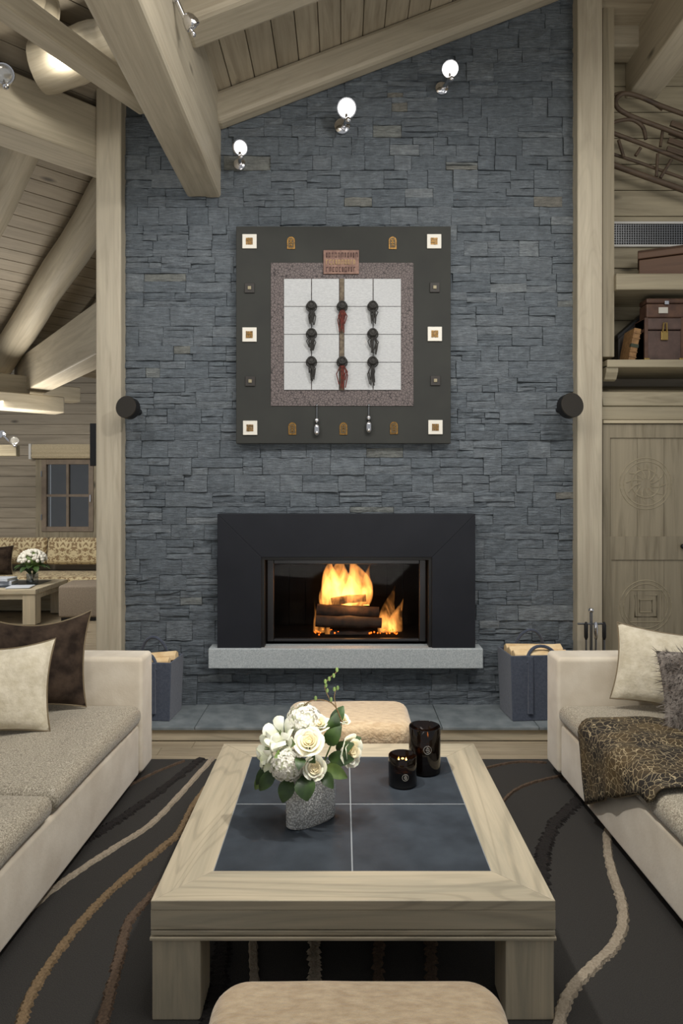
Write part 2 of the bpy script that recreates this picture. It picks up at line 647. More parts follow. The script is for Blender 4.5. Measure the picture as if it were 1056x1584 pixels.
def thing(name, label, cat, loc=(0, 0, 0), rz=0, group=None, rot=None):
    o = bpy.data.objects.new(name, None)
    COL.objects.link(o)
    o.location = loc
    o.rotation_euler = rot or (0, 0, rz)
    return tag(o, label, cat, group)


def tag(o, label, cat=None, group=None, kind=None):
    if label:
        o['label'] = label
    if cat:
        o['category'] = cat
    if group:
        o['group'] = group
    if kind:
        o['kind'] = kind
    return o


def struct(o, label=None):
    o['kind'] = 'structure'
    if label:
        o['label'] = label
    return o


def axes(origin, xdir, up):
    x = Vector(xdir).normalized()
    z = Vector(up)
    z = (z - x * z.dot(x)).normalized()
    y = z.cross(x)
    return Matrix(((x.x, y.x, z.x, origin[0]), (x.y, y.y, z.y, origin[1]), (x.z, y.z, z.z, origin[2]), (0, 0, 0, 1)))


def beam(name, a, b, w, h, label, mat=None, up=(0, 0, 1), bevel=.012):
    """squared timber from a to b (axis), w across, h along up"""
    a, b = Vector(a), Vector(b)
    L = (b - a).length
    o = B().box(0, L, -w / 2, w / 2, -h / 2, h / 2).build(name, mat or WX, mx=axes(a, b - a, up), bevel=bevel)
    return struct(o, label)


def log_beam(name, a, b, r, label, mat=None):
    a, b = Vector(a), Vector(b)
    L = (b - a).length
    pts = [(L * i / 10, .006 * math.sin(i * 1.7), .006 * math.cos(i * 1.3)) for i in range(11)]
    o = B().tube(pts, [r * (1 + .02 * math.sin(i * 2.1)) for i in range(11)], 20).build(name, mat or WX, mx=axes(a, b - a, (0, 0, 1)))
    return struct(o, label)


# ------------------------------------------------------------------ room shell
FZ = -0.012      # wooden floor level; the rug's top is z = 0
WALL_Y = 4.70
floor = struct(B().box(-6.5, 3.6, -1.0, 9.8, FZ - .1, FZ - .006).build('floor', FLOORW), 'pale wooden plank floor')
for row in range(3):
    y0 = 3.93 + row * .112
    x = -2.2 - R.random() * .5
    while x < 2.4:
        L = .7 + R.random() * .8
        B().box(0, L - .004, 0, .108, -.006, 0).build('plank', FLOORW, floor, (x, y0, FZ), bevel=.002)
        x += L
for row in range(12):                       # boards seen beyond the post, in the next room
    y0 = 5.4 + row * .15
    B().box(0, 2.2, 0, .146, -.006, 0).build('plank', FLOORW, floor, (-4.3, y0, FZ), bevel=.002)

# stone chimney wall: core with the firebox opening, then laid stones
OX0, OX1, OZ0, OZ1 = -.556, .618, .509, 1.133
wall = B()
xl, xr, zt = -1.56, 1.655, 5.2
for a in ((xl, OX0, 0, zt), (OX1, xr, 0, zt), (OX0, OX1, 0, OZ0), (OX0, OX1, OZ1, zt)):
    wall.box(a[0], a[1], WALL_Y + .012, WALL_Y + .55, a[2], a[3])
wall = struct(wall.build('wall_back', MORTAR), 'blue grey ledgestone chimney wall')

ART = (-.735, .755, 1.918, 3.426)
SUR = (-.858, .916, .38, 1.431)


def make_stone(b, x0, x1, z0, z1, proud, tone, o=(0, 0)):
    nx = max(2, min(6, int((x1 - x0) / .07) + 1))
    nz = 2 if z1 - z0 < .075 else 3
    g = []
    tx, tz = R.uniform(-.006, .006), R.uniform(-.005, .005)
    for j in range(nz + 1):
        for i in range(nx + 1):
            u, v = i / nx, j / nz
            edge = 0 < i < nx and 0 < j < nz
            y = WALL_Y - proud + tx * (u - .5) * 2 + tz * (v - .5) * 2 + R.uniform(-.0055, .0055) - (.002 if edge else -.003)
            jx = 0 if i in (0, nx) else R.uniform(-.006, .006)
            jz = R.uniform(-.0025, .0025)
            g.append(Vector((x0 + (x1 - x0) * u + jx - o[0], y, z0 + (z1 - z0) * v + jz - o[1])))
    k = nx + 1
    fs = [(j * k + i, j * k + i + 1, (j + 1) * k + i + 1, (j + 1) * k + i) for j in range(nz) for i in range(nx)]
    rim = list(range(k)) + [j * k + nx for j in range(1, nz + 1)] + [nz * k + i for i in range(nx - 1, -1, -1)] + [j * k for j in range(nz - 1, 0, -1)]
    n0 = len(g)
    for q in rim:
        g.append(Vector((g[q].x, WALL_Y + .02, g[q].z)))
    for i in range(len(rim)):
        i2 = (i + 1) % len(rim)
        fs.append((rim[i], rim[i2], n0 + i2, n0 + i))
    b._add(g, fs, tone)


stones = []
z = .06
while z < 5.15:
    bh = R.uniform(.10, .145)
    x = xl + .004
    while x < xr - .03:
        L = min(R.uniform(.12, .38), xr - .004 - x)
        if xr - .004 - (x + L) < .08:
            L = xr - .004 - x
        sp = R.choices((1, 2, 3), (.34, .50, .16))[0] if L > .17 else R.choices((1, 2), (.5, .5))[0]
        cuts = [0] + sorted(R.uniform(.8, 1.2) * q / sp for q in range(1, sp)) + [1]
        for q in range(sp):
            za, zb = z + bh * cuts[q], z + bh * cuts[q + 1]
            xs = [x, x + L]
            if L > .26 and R.random() < .55:
                xs.insert(1, x + L * R.uniform(.3, .7))
            for xa, xb in zip(xs, xs[1:]):
                g = R.uniform(.0006, .002)
                stones.append((xa + g, xb - g, za + g, zb - g))
        x += L
    z += bh


def hidden(s):
    for r in (ART, SUR):
        if s[0] > r[0] + .06 and s[1] < r[1] - .06 and s[2] > r[2] + .06 and s[3] < r[3] - .06:
            return True
    if s[0] > OX0 - .2 and s[1] < OX1 + .2 and s[2] > OZ0 - .1 and s[3] < OZ1 + .2:
        return True
    if s[1] > OX0 and s[0] < OX1 and s[3] > OZ0 and s[2] < OZ1:
        return True
    return s[2] > 4.72 + .383 * (s[0] + s[1]) / 2


stones = [s for s in stones if not hidden(s)]
stones.sort(key=lambda s: -(s[1] - s[0]) * (s[3] - s[2]))
rest = B()
for i, s in enumerate(stones):
    proud = R.choice((.003, .006, .008, .011, .015))
    tone = R.betavariate(2.2, 2.4) * .9 if R.random() < .965 else R.uniform(.92, 1)
    if i < 300:
        b = B()
        c = ((s[0] + s[1]) / 2, (s[2] + s[3]) / 2)
        make_stone(b, *s, proud, tone, c)
        b.build('stone', STONE, wall, (c[0], 0, c[1]), tone=True)
    else:
        make_stone(rest, *s, proud, tone)
rest.build('stone_infill', STONE, wall, tone=True, kind='stuff')

# posts beside the chimney wall
a0, a1 = P(148, 0, 4.60).x, P(187, 0, 4.60).x
struct(B().box(a0, a1, 4.60, 4.84, FZ, 4.42).build('trim_1', WZ, bevel=.01), 'pale square timber post edging the stone, by the seating corner with the small window')
a0, a1 = P(893, 0, 4.60).x, P(932, 0, 4.60).x
struct(B().box(a0, a1, 4.60, 4.84, FZ, 5.3).build('trim_2', WZ, bevel=.01), 'pale square timber post edging the stone, by the carved cabinet')

# main ceiling: sloping boards (run in depth), rafters, purlin
SL = .383
th = math.atan(SL)


def roof_z(x):
    return 4.675 + SL * x


ceil = struct(B().prism([(-.9, roof_z(-.9) + .03), (2.0, roof_z(2.0) + .03), (2.0, roof_z(2.0) + .1), (-.9, roof_z(-.9) + .1)], 1.2, 4.72).build('ceiling', PLANK), 'sloping boarded timber ceiling')
u = -.92
while u < 1.95:
    w = R.choice((.15, .16, .145))
    x0, x1 = u, u + w - .006
    B().box(0, 3.4, -(w - .006) / 2 / math.cos(th), (w - .006) / 2 / math.cos(th), 0, .028).build(
        'plank', PLANK, ceil, mx=axes(((x0 + x1) / 2, 1.3, roof_z((x0 + x1) / 2)), (0, 1, 0), (-math.sin(th), 0, math.cos(th))), bevel=.003)
    u += w


def rafter(y0, y1, label, x0=-.9, x1=2.0):
    h = .225 * math.cos(th)
    yc = (y0 + y1) / 2
    beam('ceiling_beam', (x0, yc, roof_z(x0) - .1125), (x1, yc, roof_z(x1) - .1125), y1 - y0, h, label, up=(-math.sin(th), 0, math.cos(th)), bevel=.03)


rafter(4.575, 4.70, 'sloping pale rafter along the top of the stone wall')
rafter(3.60, 3.84, 'sloping pale rafter in front of the ceiling boards')
rafter(2.3, 2.54, 'sloping pale rafter over the coffee table')
beam('ceiling_beam', (-.975, -.8, 4.06), (-.975, 4.72, 4.06), .24, .80, 'massive pale timber purlin butting into the stone wall', bevel=.022)

# slanted wing: roof, logs and ties beyond the post
rd = Vector((-.69, .724, 0))
pd = Vector((.724, .69, 0))
dn = Vector((rd.x * .94, rd.y * .94, -.342))
nn = Vector((rd.x * .342, rd.y * .342, .94))
P0 = P(148, 330, 5.5)
ceil2 = struct(B().box(-1.9, 2.9, -2.4, 1.5, .20, .26).build('ceiling', PLANKF, mx=axes(P0, dn, nn)), 'boarded timber ceiling of the adjoining seating corner')
MX = axes(P0, dn, nn)


def wing_limit(t):
    """largest s along pd so the boards stay behind the chimney wall line"""
    return 1.5


t = -1.95
while t < 2.88:
    w = .15
    c = P0 + dn * t
    smax = 1.5
    if t < 0.6:
        smax = min(1.5, (-1.14 - (c + nn * .16).x) / pd.x)
    o = B().box(0, smax + 2.4, 0, w - .006, .155, .19).build('plank', PLANKF, ceil2, mx=MX.inverted() @ axes(c - pd * 2.4, pd, nn), bevel=.003)
    t += w
# shorten the roof deck to the same line
me = ceil2.data
me.clear_geometry()
poly = [(-1.9, -2.4), (2.9, -2.4), (2.9, 1.45), (.9, 1.45)]
for t in (.9, -1.9):
    c = P0 + dn * t
    poly_s = min(1.45, (-1.16 - (c + nn * .2).x) / pd.x)
    poly.append((t, poly_s))
deck = B().prism([(a, b) for a, b in poly], .192, .25, 'xy', Matrix.Scale(-1, 4, (0, 1, 0)))
me.from_pydata(deck.v, [], deck.f)


def wing_log(s, t0, t1, r, label):
    a = P0 + pd * s + dn * t0
    log_beam('ceiling_log', a, a + dn * (t1 - t0), r, label)


wing_log(0, -.6, 3.0, .145, 'long round log rafter with a crack, sloping towards the small window')
wing_log(-.72, -.72, 2.6, .14, 'round log rafter at the frame edge under the deep tie beam')
wing_log(.62, -.2, 2.2, .13, 'short visible log rafter emerging beside the post')
# horizontal purlin under the wing roof
a, b = P(148, 222, 4.78), P(0, 166, 4.27)
d = (b - a).normalized()
beam('ceiling_beam', a - d * .12, b + d * .8, .30, .36, 'deep pale tie beam running from the post to the frame edge')
# strut that crosses above it
a, b = P(228, 160, 4.30), P(-40, -30, 3.1)
beam('ceiling_beam', a, b, .13, .125, 'slanting pale strut crossing the round log beside the purlin')
# lit log
log_beam('ceiling_log', P(62, 106, 4.16), P(190, 62, 4.04), .150, 'thick round log with a bright lamp spot on it')
log_beam('ceiling_log', P(20, -20, 3.75), P(75, 30, 4.0), .12, 'round log end in the dark roof corner')
light('log_highlight_fill', 'POINT', P(92, 88, 3.93), (0, 0, 0), 4, (1, .95, .85), .03)  # bare point light added to make the hot highlight on the log
# tie beam and wall plates near the window
a, b = P(38, 588, 7.6), P(170, 510, 5.2)
beam('ceiling_beam', a, b, .22, .40, 'pale tie beam slanting up from the wall plates to the post')
a = P(93, 628, 7.2)
beam('ceiling_beam', a, a - pd * 2.6, .26, .17, 'lower pale wall plate with a sawn end under the log rafters')
a = P(40, 608, 7.15) + Vector((0, 0, .055))
beam('ceiling_beam', a, a - pd * 2.4, .26, .22, 'upper pale wall plate carrying the log rafters')
a = P(119, 612, 7.9)
beam('ceiling_beam', a, a - pd * 1.6, .24, .17, 'rear pale wall plate stub with a sawn end')

# far wall of the corner, with horizontal boards
FY = 9.62
wx0, wx1, wz0, wz1 = P(66, 0, FY).x, P(146, 0, FY).x, P(0, 822, FY).z, P(0, 711, FY).z
fw = B()
for a in ((-6.2, wx0, 0, 3.9), (wx1, -2.2, 0, 3.9), (wx0, wx1, 0, wz0), (wx0, wx1, wz1, 3.9)):
    fw.box(a[0], a[1], FY + .02, FY + .25, a[2], a[3])
fwall = struct(fw.build('wall_far', PLANKF), 'boarded timber wall with the small window')
z = FZ
while z < 3.8:
    h = .15
    for a, b in ((-6.2, wx0 - .02), (wx1 + .02, -2.2)) if (z + h > wz0 and z < wz1) else ((-6.2, -2.2),):
        B().box(0, b - a, 0, .02, .003, h - .003).build('plank', PLANKF, fwall, (a, FY, z), bevel=.003)
    z += h
# window: casing, frame, glazing bars, panes
win = struct(bpy.data.objects.new('window_1', None), 'small four pane casement window')
COL.objects.link(win)
win.location = ((wx0 + wx1) / 2, FY, (wz0 + wz1) / 2)
W2, H2 = (wx1 - wx0) / 2, (wz1 - wz0) / 2


def frame_ring(hx, hz, w, y0, y1):
    b = B()
    b.box(-hx, -hx + w, y0, y1, -hz, hz).box(hx - w, hx, y0, y1, -hz, hz)
    b.box(-hx + w, hx - w, y0, y1, hz - w, hz).box(-hx + w, hx - w, y0, y1, -hz, -hz + w)
    return b


frame_ring(W2 + .09, H2 + .09, .10, -.03, .04).build('casing', CABZ, win, bevel=.004)
frame_ring(W2, H2, .07, -.045, .01).build('sash', WINF, win, bevel=.004)
B().box(-.018, .018, -.04, .005, -H2 + .07, H2 - .07).build('glazing_bar', WINF, win)
for sx in (-1, 1):
    B().box(min(sx * .018, sx * (W2 - .07)), max(sx * .018, sx * (W2 - .07)), -.038, .004, -.018, .018).build('glazing_bar', WINF, win)
    for sz in (-1, 1):
        B().box(-(W2 - .088) / 2, (W2 - .088) / 2, 0, .006, -(H2 - .088) / 2, (H2 - .088) / 2).build(
            'pane', PANEW, win, (sx * (W2 - .07 + .018) / 2, -.012, sz * (H2 - .07 + .018) / 2))
B().box(-.008, .008, -.075, -.045, -.05, .05).build('handle', CHROME, win, (W2 - .035, 0, -.04))
for sz in (-.6, .6):
    B().box(-.008, .008, -.06, -.044, -.04, .04).build('hinge', STEEL, win, (-W2 + .006, 0, sz * H2))
struct(B().box(-W2 - .1, W2 + .1, .5, .52, -H2 - .1, H2 + .1).build('wall_outside', DARKI, loc=win.location), 'dusky outside seen through the small window')
# fabric blind above the window
bx0, bx1 = P(47, 0, FY - .12).x, P(146, 0, FY - .12).x
bz0, bz1 = P(0, 709, FY - .12).z, P(0, 687, FY - .12).z
bl = thing('roman_blind', 'gathered linen blind with white valance end above the small window', 'blind', ((bx0 + bx1) / 2, FY - .06, bz0))
B().box(-(bx1 - bx0) / 2 + .012, (bx1 - bx0) / 2, -.06, .04, 0, bz1 - bz0).build('blind_cloth', BLIND, bl, bevel=.012)
for q in range(3):
    B().box(-(bx1 - bx0) / 2 + .012, (bx1 - bx0) / 2, -.07 + q * .004, -.055, .02 + q * .055, .06 + q * .055).build('fold', BLIND, bl, bevel=.01)
B().box(-(bx1 - bx0) / 2 - .02, -(bx1 - bx0) / 2 + .012, -.075, .05, -.01, bz1 - bz0 + .005).build('end_board', PLASTER, bl)

# niche at the cabinet side
NY = 5.12
nwall = struct(B().box(1.70, 3.6, NY + .02, NY + .2, 0, 5.4).build('wall_niche', PLANKF), 'boarded back wall of the display niche')
z = 2.5
while z < 5.3:
    B().box(0, 1.7, 0, .02, .003, .197).build('plank', CABX, nwall, (1.80, NY, z), bevel=.003)
    z += .2
struct(B().box(1.78, 3.6, 2.0, NY + .1, 5.0, 5.1).build('ceiling', PLANK), 'dark boarded ceiling over the display niche')
bx = P(968, 0, 5.1).x
beam('ceiling_beam', (bx + .12, 2.4, 4.86), (bx + .12, 5.12, 4.86), .24, .52, 'pale beam over the niche above the hanging sled')
beam('ceiling_beam', (1.80, 4.98, 5.0), (2.9, 4.98, 5.0), .2, .3, 'dark cross beam at the back of the niche')

# ------------------------------------------------------------------ hearth and fireplace
plat = struct(B().box(-1.56, 1.655, 4.27, WALL_Y + .01, FZ, .062).build('trim_3', TX, bevel=.004), 'low wooden riser of the hearth platform')
x = -1.56
for i, w in enumerate((.62, .80, .78, .62, .395)):
    B().box(0, w - .004, 4.25, WALL_Y + .01, .062, .082).build('tile', PLATF, plat, (x, 0, 0), bevel=.003)
    x += w
hs = tag(B().box(-.93, .97, 4.56, WALL_Y + .01, .372, .509).build('hearth_slab', HEARTH, bevel=.006), 'thick grey granite hearth slab below the black fireplace', 'hearth')
hx0, hx1 = P(322, 0, 4.56).x, P(747, 0, 4.56).x
for v in hs.data.vertices:
    v.co.x = hx0 if v.co.x < 0 else hx1

fp = thing('fireplace', 'built-in black steel fireplace with a burning fire behind glass', 'fireplace', (.03, 4.58, .509))
S0, S1, T0, T1 = SUR[0] - .03, SUR[1] - .03, 0.0, SUR[3] - .509
o0, o1, ot = OX0 - .03, OX1 - .03, OZ1 - .509
b = B()
b.prism([(S0, T0), (o0, T0), (o0, ot), (S0, T1)], 0, .115)
b.build('surround_panel', BLACKM, fp, bevel=.003)
B().prism([(S1, T0), (S1, T1), (o1, ot), (o1, T0)], 0, .115).build('surround_panel', BLACKM, fp, bevel=.003)
B().prism([(S0, T1), (o0, ot), (o1, ot), (S1, T1)], 0, .115).build('surround_panel', BLACKM, fp, bevel=.003)
# recessed rim, door frame, glass, firebox
rim = B()
rim.box(o0, o0 + .02, .02, .13, 0, ot).box(o1 - .02, o1, .02, .13, 0, ot).box(o0 + .02, o1 - .02, .02, .13, ot - .02, ot)
rim.build('recess_rim', BLACK, fp)
d0, d1, dt = o0 + .03, o1 - .03, ot - .028
fr = B()
fr.box(d0, d0 + .045, .10, .14, .022, dt).box(d1 - .045, d1, .10, .14, .022, dt)
fr.box(d0 + .045, d1 - .045, .10, .14, dt - .03, dt).box(d0 + .045, d1 - .045, .10, .14, .022, .04)
fr.build('door_frame', plain('dark_grey_door_metal', (58, 58, 60), .35, .6), fp, bevel=.004)
B().box(d0 + .04, d1 - .04, .118, .124, .035, dt - .025).build('glass', PANE, fp)
fb = B()
fb.box(o0, o1, .62, .64, 0, ot).box(o0, o0 + .02, .14, .62, 0, ot).box(o1 - .02, o1, .14, .62, 0, ot)
fb.box(o0, o1, .13, .62, ot, ot + .02).box(o0, o1, .13, .62, 0, .03)
fb.build('firebox', SOOT, fp)
for q in range(9):
    x0 = o0 + .02 + q * (o1 - o0 - .04) / 9
    B().box(x0 + .003, x0 + (o1 - o0 - .04) / 9 - .003, .60, .62, .03, ot).build('firebrick', SOOT, fp)

FIRE_Y = 4.93


def fire_log(px0, py0, px1, py1, r, dy, label, seed):
    a, bb = P(px0, py0, FIRE_Y + dy), P(px1, py1, FIRE_Y + dy)
    L = (bb - a).length
    rr = random.Random(seed)
    k = 9
    pts = [(L * i / 6, rr.uniform(-.004, .004), rr.uniform(-.004, .004)) for i in range(7)]
    o = B().tube(pts, [r * rr.uniform(.9, 1.08) for _ in pts], k).build('fire_log', CHAR, mx=axes(a, bb - a, (0, 0, 1)), smooth=False)
    return tag(o, label, 'firewood', 'burning logs in the fireplace')


fire_log(488, 961, 590, 963, .042, -.06, 'front charred log across the middle of the fire', 1)
fire_log(490, 944, 586, 947, .044, .02, 'upper charred log resting on the front log under the tall flame', 2)
fire_log(510, 983, 572, 983, .04, -.03, 'bottom charred log lying on the firebox floor', 3)
fire_log(512, 930, 566, 924, .03, .05, 'thin charred log on top of the burning stack', 4)
em = B()
rr = random.Random(5)
for q in range(34):
    px = rr.choice((rr.gauss(497, 9), rr.gauss(600, 12), rr.uniform(480, 625)))
    p = P(px, 988 - abs(rr.gauss(0, 2)), FIRE_Y + rr.uniform(-.1, .06))
    p.z = .545 + rr.uniform(0, .012)
    em.ball(p, rr.uniform(.004, .008), 5, 4)
tag(em.build('ember_bed', EMBER), 'glowing embers scattered under the burning logs', 'embers', kind='stuff')


def tongue(b, px, py0, py1, w, dy, lean, seed, yw=.5):
    rr = random.Random(seed)
    base = P(px, py0, FIRE_Y + dy)
    top = P(px + lean, py1, FIRE_Y + dy)
    H = top.z - base.z
    W = w * FIRE_Y / F
    ph = rr.uniform(0, 6)
    rings = []
    for i in range(13):
        t_ = i / 12
        r = W * (math.sin(math.pi * min(1, t_ * .9 + .12)) ** .8) * (1 - t_ * .68) * (1 - .0 * t_)
        if i == 12:
            r = .002
        c = base.lerp(top, t_) + Vector((W * .35 * t_ * math.sin(t_ * 5 + ph), 0, 0))
        rings.append((c, r))
    b.grid(lambda u_, v_: rings[round(v_ * 12)][0] + Vector((math.cos(u_ * 2 * math.pi) * rings[round(v_ * 12)][1], math.sin(u_ * 2 * math.pi) * rings[round(v_ * 12)][1] * yw, 0)), 14, 13, True)


FO = P(540, 990, FIRE_Y)
fire = thing('fire', 'tall yellow flames rising over the stacked logs', 'fire', FO)
for args in ((516, 944, 864, 30, .06, 2, 1), (548, 940, 862, 32, .05, 4, 2), (532, 940, 860, 36, .10, 0, 3), (566, 936, 872, 12, .05, 6, 4), (500, 940, 884, 10, .06, 4, 5), (541, 936, 898, 7, -.02, 2, 6)):
    b = B()
    tongue(b, *args)
    b.build('flame', FLAME, fire, -FO)
for args in ((600, 988, 906, 19, .02, 4, 11), (610, 988, 926, 16, .04, 8, 12), (590, 988, 934, 10, .0, 3, 13), (494, 988, 942, 11, .0, -2, 14), (488, 986, 930, 6, .03, 0, 15), (508, 990, 960, 7, -.05, 0, 16)):
    b = B()
    tongue(b, *args)
    b.build('flame', FLAME2, fire, -FO)
light('fire_glow', 'POINT', P(545, 930, 4.88), (0, 0, 0), 2.5, (1, .5, .17), .07)

# ------------------------------------------------------------------ art panel above the fireplace
AS = 4.62 / F
art = thing('wall_art', 'large square grey art panel of white paper sheets and tassels on the stone wall', 'artwork', P(531, 518, 4.62))


def ap(px, py):
    return (px - 531) * AS, (518 - py) * AS


def art_box(px0, py0, px1, py1, y0, y1, name, mat, par=art, bevel=.0, label=None):
    x0, z1 = ap(px0, py0)
    x1, z0 = ap(px1, py1)
    c = ((x0 + x1) / 2, 0, (z0 + z1) / 2)
    o = B().box(x0 - c[0], x1 - c[0], y0, y1, z0 - c[2], z1 - c[2]).build(name, mat, par, bevel=bevel, label=label)
    o.location = c
    return o


art_box(365, 350, 697, 686, 0, .06, 'board', GREYB, bevel=.004)
art_box(419, 407, 639, 628, -.006, 0, 'leather_border', CRACK)
for r in range(4):
    for c in range(4):
        x0 = (439, 482, 532, 577)[c] + .4
        x1 = (481.5, 524.5, 576.5, 620)[c] - .4
        y0 = 432 + r * 43 + .4
        y1 = y0 + 42.2
        art_box(x0, y0, x1, y1, -.016, -.006, 'paper_sheet', PAPER, bevel=.002)
art_box(525.2, 432, 531.8, 604, -.013, -.006, 'bark_strip', STRIP)
pl = art_box(500, 388, 555, 425, -.018, -.006, 'plaque', PLAQ, bevel=.003, label='copper toned plaque with three lines of raised signs')
rr = random.Random(3)
for row in range(3):
    g = B()
    x = -.105
    while x < .10:
        w = rr.choice((.010, .016, .013))
        zc = (.047, -.002, -.052)[row]
        g.box(x, x + w, -.021, -.018, zc + .012, zc + .017)
        g.box(x, x + .004, -.021, -.018, zc - .016, zc + .012)
        if rr.random() < .7:
            g.box(x + w - .004, x + w, -.021, -.018, zc - .014, zc + .012)
        if rr.random() < .6:
            g.box(x, x + w, -.021, -.018, zc - .016, zc - .012)
        x += w + .008
    g.build('sign_line', INKG if row == 1 else INK, pl)


def tassel(px, py, long, mat, seed):
    x, z = ap(px, py)
    rr = random.Random(seed)
    k = B()
    k.ball((0, -.018, 0), .034, 14, 8)
    k.tube([(math.cos(w * .5236) * .022, -.05, math.sin(w * .5236) * .022) for w in range(12)], .005, 6, True)
    k.tube([(math.cos(w * .5236) * .036, -.02, -.01 + math.sin(w * .5236) * .034) for w in range(12)], .004, 6, True)
    ko = k.build('tassel_knot', TASS, art, (x, -.02, z))
    s = B()
    for q in range(14):
        x0 = rr.uniform(-.016, .016)
        L = long * rr.uniform(.5, 1.0)
        bow = rr.uniform(-.026, .026)
        s.tube([(x0 * .4, -.022, -.02), (x0 + bow, -.03 + rr.uniform(-.01, .01), -.02 - L * .5), (x0 + bow * .3, -.02, -.02 - L)], .0038, 5)
    s.ball((0, -.022, -.04), .013, 8, 6)
    s.build('tassel_fringe', mat, ko)


for i, py in enumerate((475, 517, 560)):
    tassel(482, py, (.115, .11, .12)[i], TASS, i)
    tassel(576, py, (.11, .13, .155)[i], TASS, i + 10)
tassel(529, 475, .175, TASSR, 21)
tassel(529, 560, .185, TASSR, 22)
for px, py in ((386, 374), (671, 374), (386, 518), (672, 517), (387, 662), (673, 661)):
    o = art_box(px - 11, py - 11, px + 11, py + 11, -.012, 0, 'ivory_square', IVORY, bevel=.002)
    sq = B()
    rr = random.Random(px + py)
    for i in range(4):
        for j in range(4):
            y = -.014 - rr.choice((0, .003))
            sq.box(-.024 + i * .012, -.0135 + i * .012, y, -.012, -.024 + j * .012, -.0135 + j * .012)
    sq.build('gilt_seal', GOLD, o)
for px, py in ((386, 446), (672, 445), (387, 590), (673, 589)):
    o = art_box(px - 7.5, py - 7.5, px + 7.5, py + 7.5, -.010, 0, 'dark_square', DARKSQ, bevel=.002)
    B().box(-.012, .012, -.016, -.010, -.012, .012).build('centre_stud', plain('pale_stud', (150, 140, 112), .5), o, bevel=.004)
for px, py in ((450, 376), (607, 376), (452, 663), (531, 663), (609, 662)):
    x, z = ap(px, py)
    hw, hh = .027, .043
    outer = [(-hw, -hh), (hw, -hh)] + [(hw * math.cos(a * math.pi / 8), hh - hw + hw * math.sin(a * math.pi / 8)) for a in range(9)]
    o = B().prism(outer, -.006, 0).build('gold_arch', GOLD, art, (x, 0, z))
    q = B()
    ins = [(a * .68, b_ * .76) for a, b_ in outer]
    q.prism(ins, -.008, -.006)
    q.build('arch_inlay', plain('arch_inlay_brown', (86, 70, 42), .6), o)
    q = B()
    for s_ in (-1, 0, 1):
        q.box(-.011, .011, -.011, -.008, s_ * .018 - .003, s_ * .018 + .003)
    q.box(-.002, .002, -.011, -.008, -.024, .024)
    q.build('arch_sign', GOLD, o)
for px, py in ((490, 632), (570, 632)):
    x, z = ap(px, py)
    pn = B()
    dy = 12 * AS if px == 490 else 8 * AS
    pn.tube([(0, -.012, .03), (0, -.012, -.04 - dy)], .004, 8)
    pn.ball((0, -.014, .02), .009, 10, 6)
    o = pn.build('pendant_pin', STEEL, art, (x, 0, z))
    q = B()
    q.ball((0, -.02, -.03 - dy), .017, 14, 10, 1.1)
    q.lathe([(.006, -.055 - dy), (.017, -.062 - dy), (.021, -.075 - dy), (.021, -.115 - dy), (.014, -.13 - dy), (.003, -.137 - dy)], 16, None, (0, -.024, 0))
    q.build('pendant_bead', CHROME, o)

# ------------------------------------------------------------------ wall spots and disc lamps


def spot_lamp(head, wall_pt, r, label, watt, face, group=None):
    t_ = thing('spotlight', label, 'lamp', wall_pt, group=group)
    hd = Vector(head) - Vector(wall_pt)
    f = Vector(face).normalized()
    n_ = Vector((0, -1, 0)) if abs(hd.y) > .04 else hd.normalized()
    M_ = axes((0, 0, 0), n_, (0, 0, 1) if abs(n_.z) < .9 else (0, 1, 0))
    rot = M_.to_3x3().to_4x4() @ Matrix.Rotation(math.pi / 2, 4, 'Y')
    B().lathe([(r * .8, 0), (r * .8, .012), (r * .6, .02)], 18, rot).build('wall_plate', CHROME, t_)
    mid = hd * .55 + Vector((0, 0, -r * .7))
    B().tube([(0, 0, 0), mid, hd + Vector((0, 0, -r * 1.0)), hd - f * r * .5], [.013, .012, .012, .014], 10).build('arm', CHROME, t_)
    H = Matrix.Translation(hd) @ f.to_track_quat('Z', 'Y').to_matrix().to_4x4()
    hb = B()
    hb.lathe([(.012, -r * 1.3), (r * .45, -r * 1.2), (r * .8, -r * .75), (r * .98, -r * .1), (r, 0.0), (r * .97, .012), (r * .86, .012), (r * .80, -.006)], 24, H)
    ho = hb.build('lamp_head', CHROME, t_)
    lb = B()
    lb.lathe([(1e-6, .004), (r * .4, .003), (r * .62, 0), (r * .80, -.006)], 24, H)
    lb.build('lens', LENS if watt else DIML, ho)
    B().ball(hd + Vector((r * .15, 0, -r * 1.15)), r * .34, 12, 8).build('swivel_ball', CHROME, t_)
    if watt:
        w = Vector(wall_pt) + hd + f * .03
        light('lamp_beam', 'SPOT', w, w + f, watt, (1, .95, .88), .03, angle=64, blend=.9)
    return t_


for (px, py, r, fx, lab) in ((371, 229, .052, .55, 'chrome wall spotlight nearest the massive purlin'),
                             (536, 168, .068, .0, 'chrome wall spotlight, the largest and brightest one, above the art panel'),
                             (696, 107, .056, -.12, 'chrome wall spotlight, topmost of the row on the stone wall')):
    h = P(px, py, 4.50)
    spot_lamp(h, (h.x - .03, WALL_Y - .012, h.z - .02), r, lab, 12, (fx, -1, -.30), 'spotlights on the stone wall')
purl = [o for o in bpy.data.objects if o.get('label', '').startswith('massive pale timber purlin')][0]
B().box(-.18, .22, -.008, .0, -.16, .14).build('mounting_plate', STEEL, purl, mx=purl.matrix_local.inverted() @ Matrix.Translation((-.847, 3.35, 4.13)) @ Matrix.Rotation(math.pi / 2, 4, 'Z'))
spot_lamp(P(297, 38, 3.40), (-.845, 3.36, 4.09), .042, 'chrome spotlight hanging from the steel plate on the massive purlin', 0, (.55, .35, -.75))
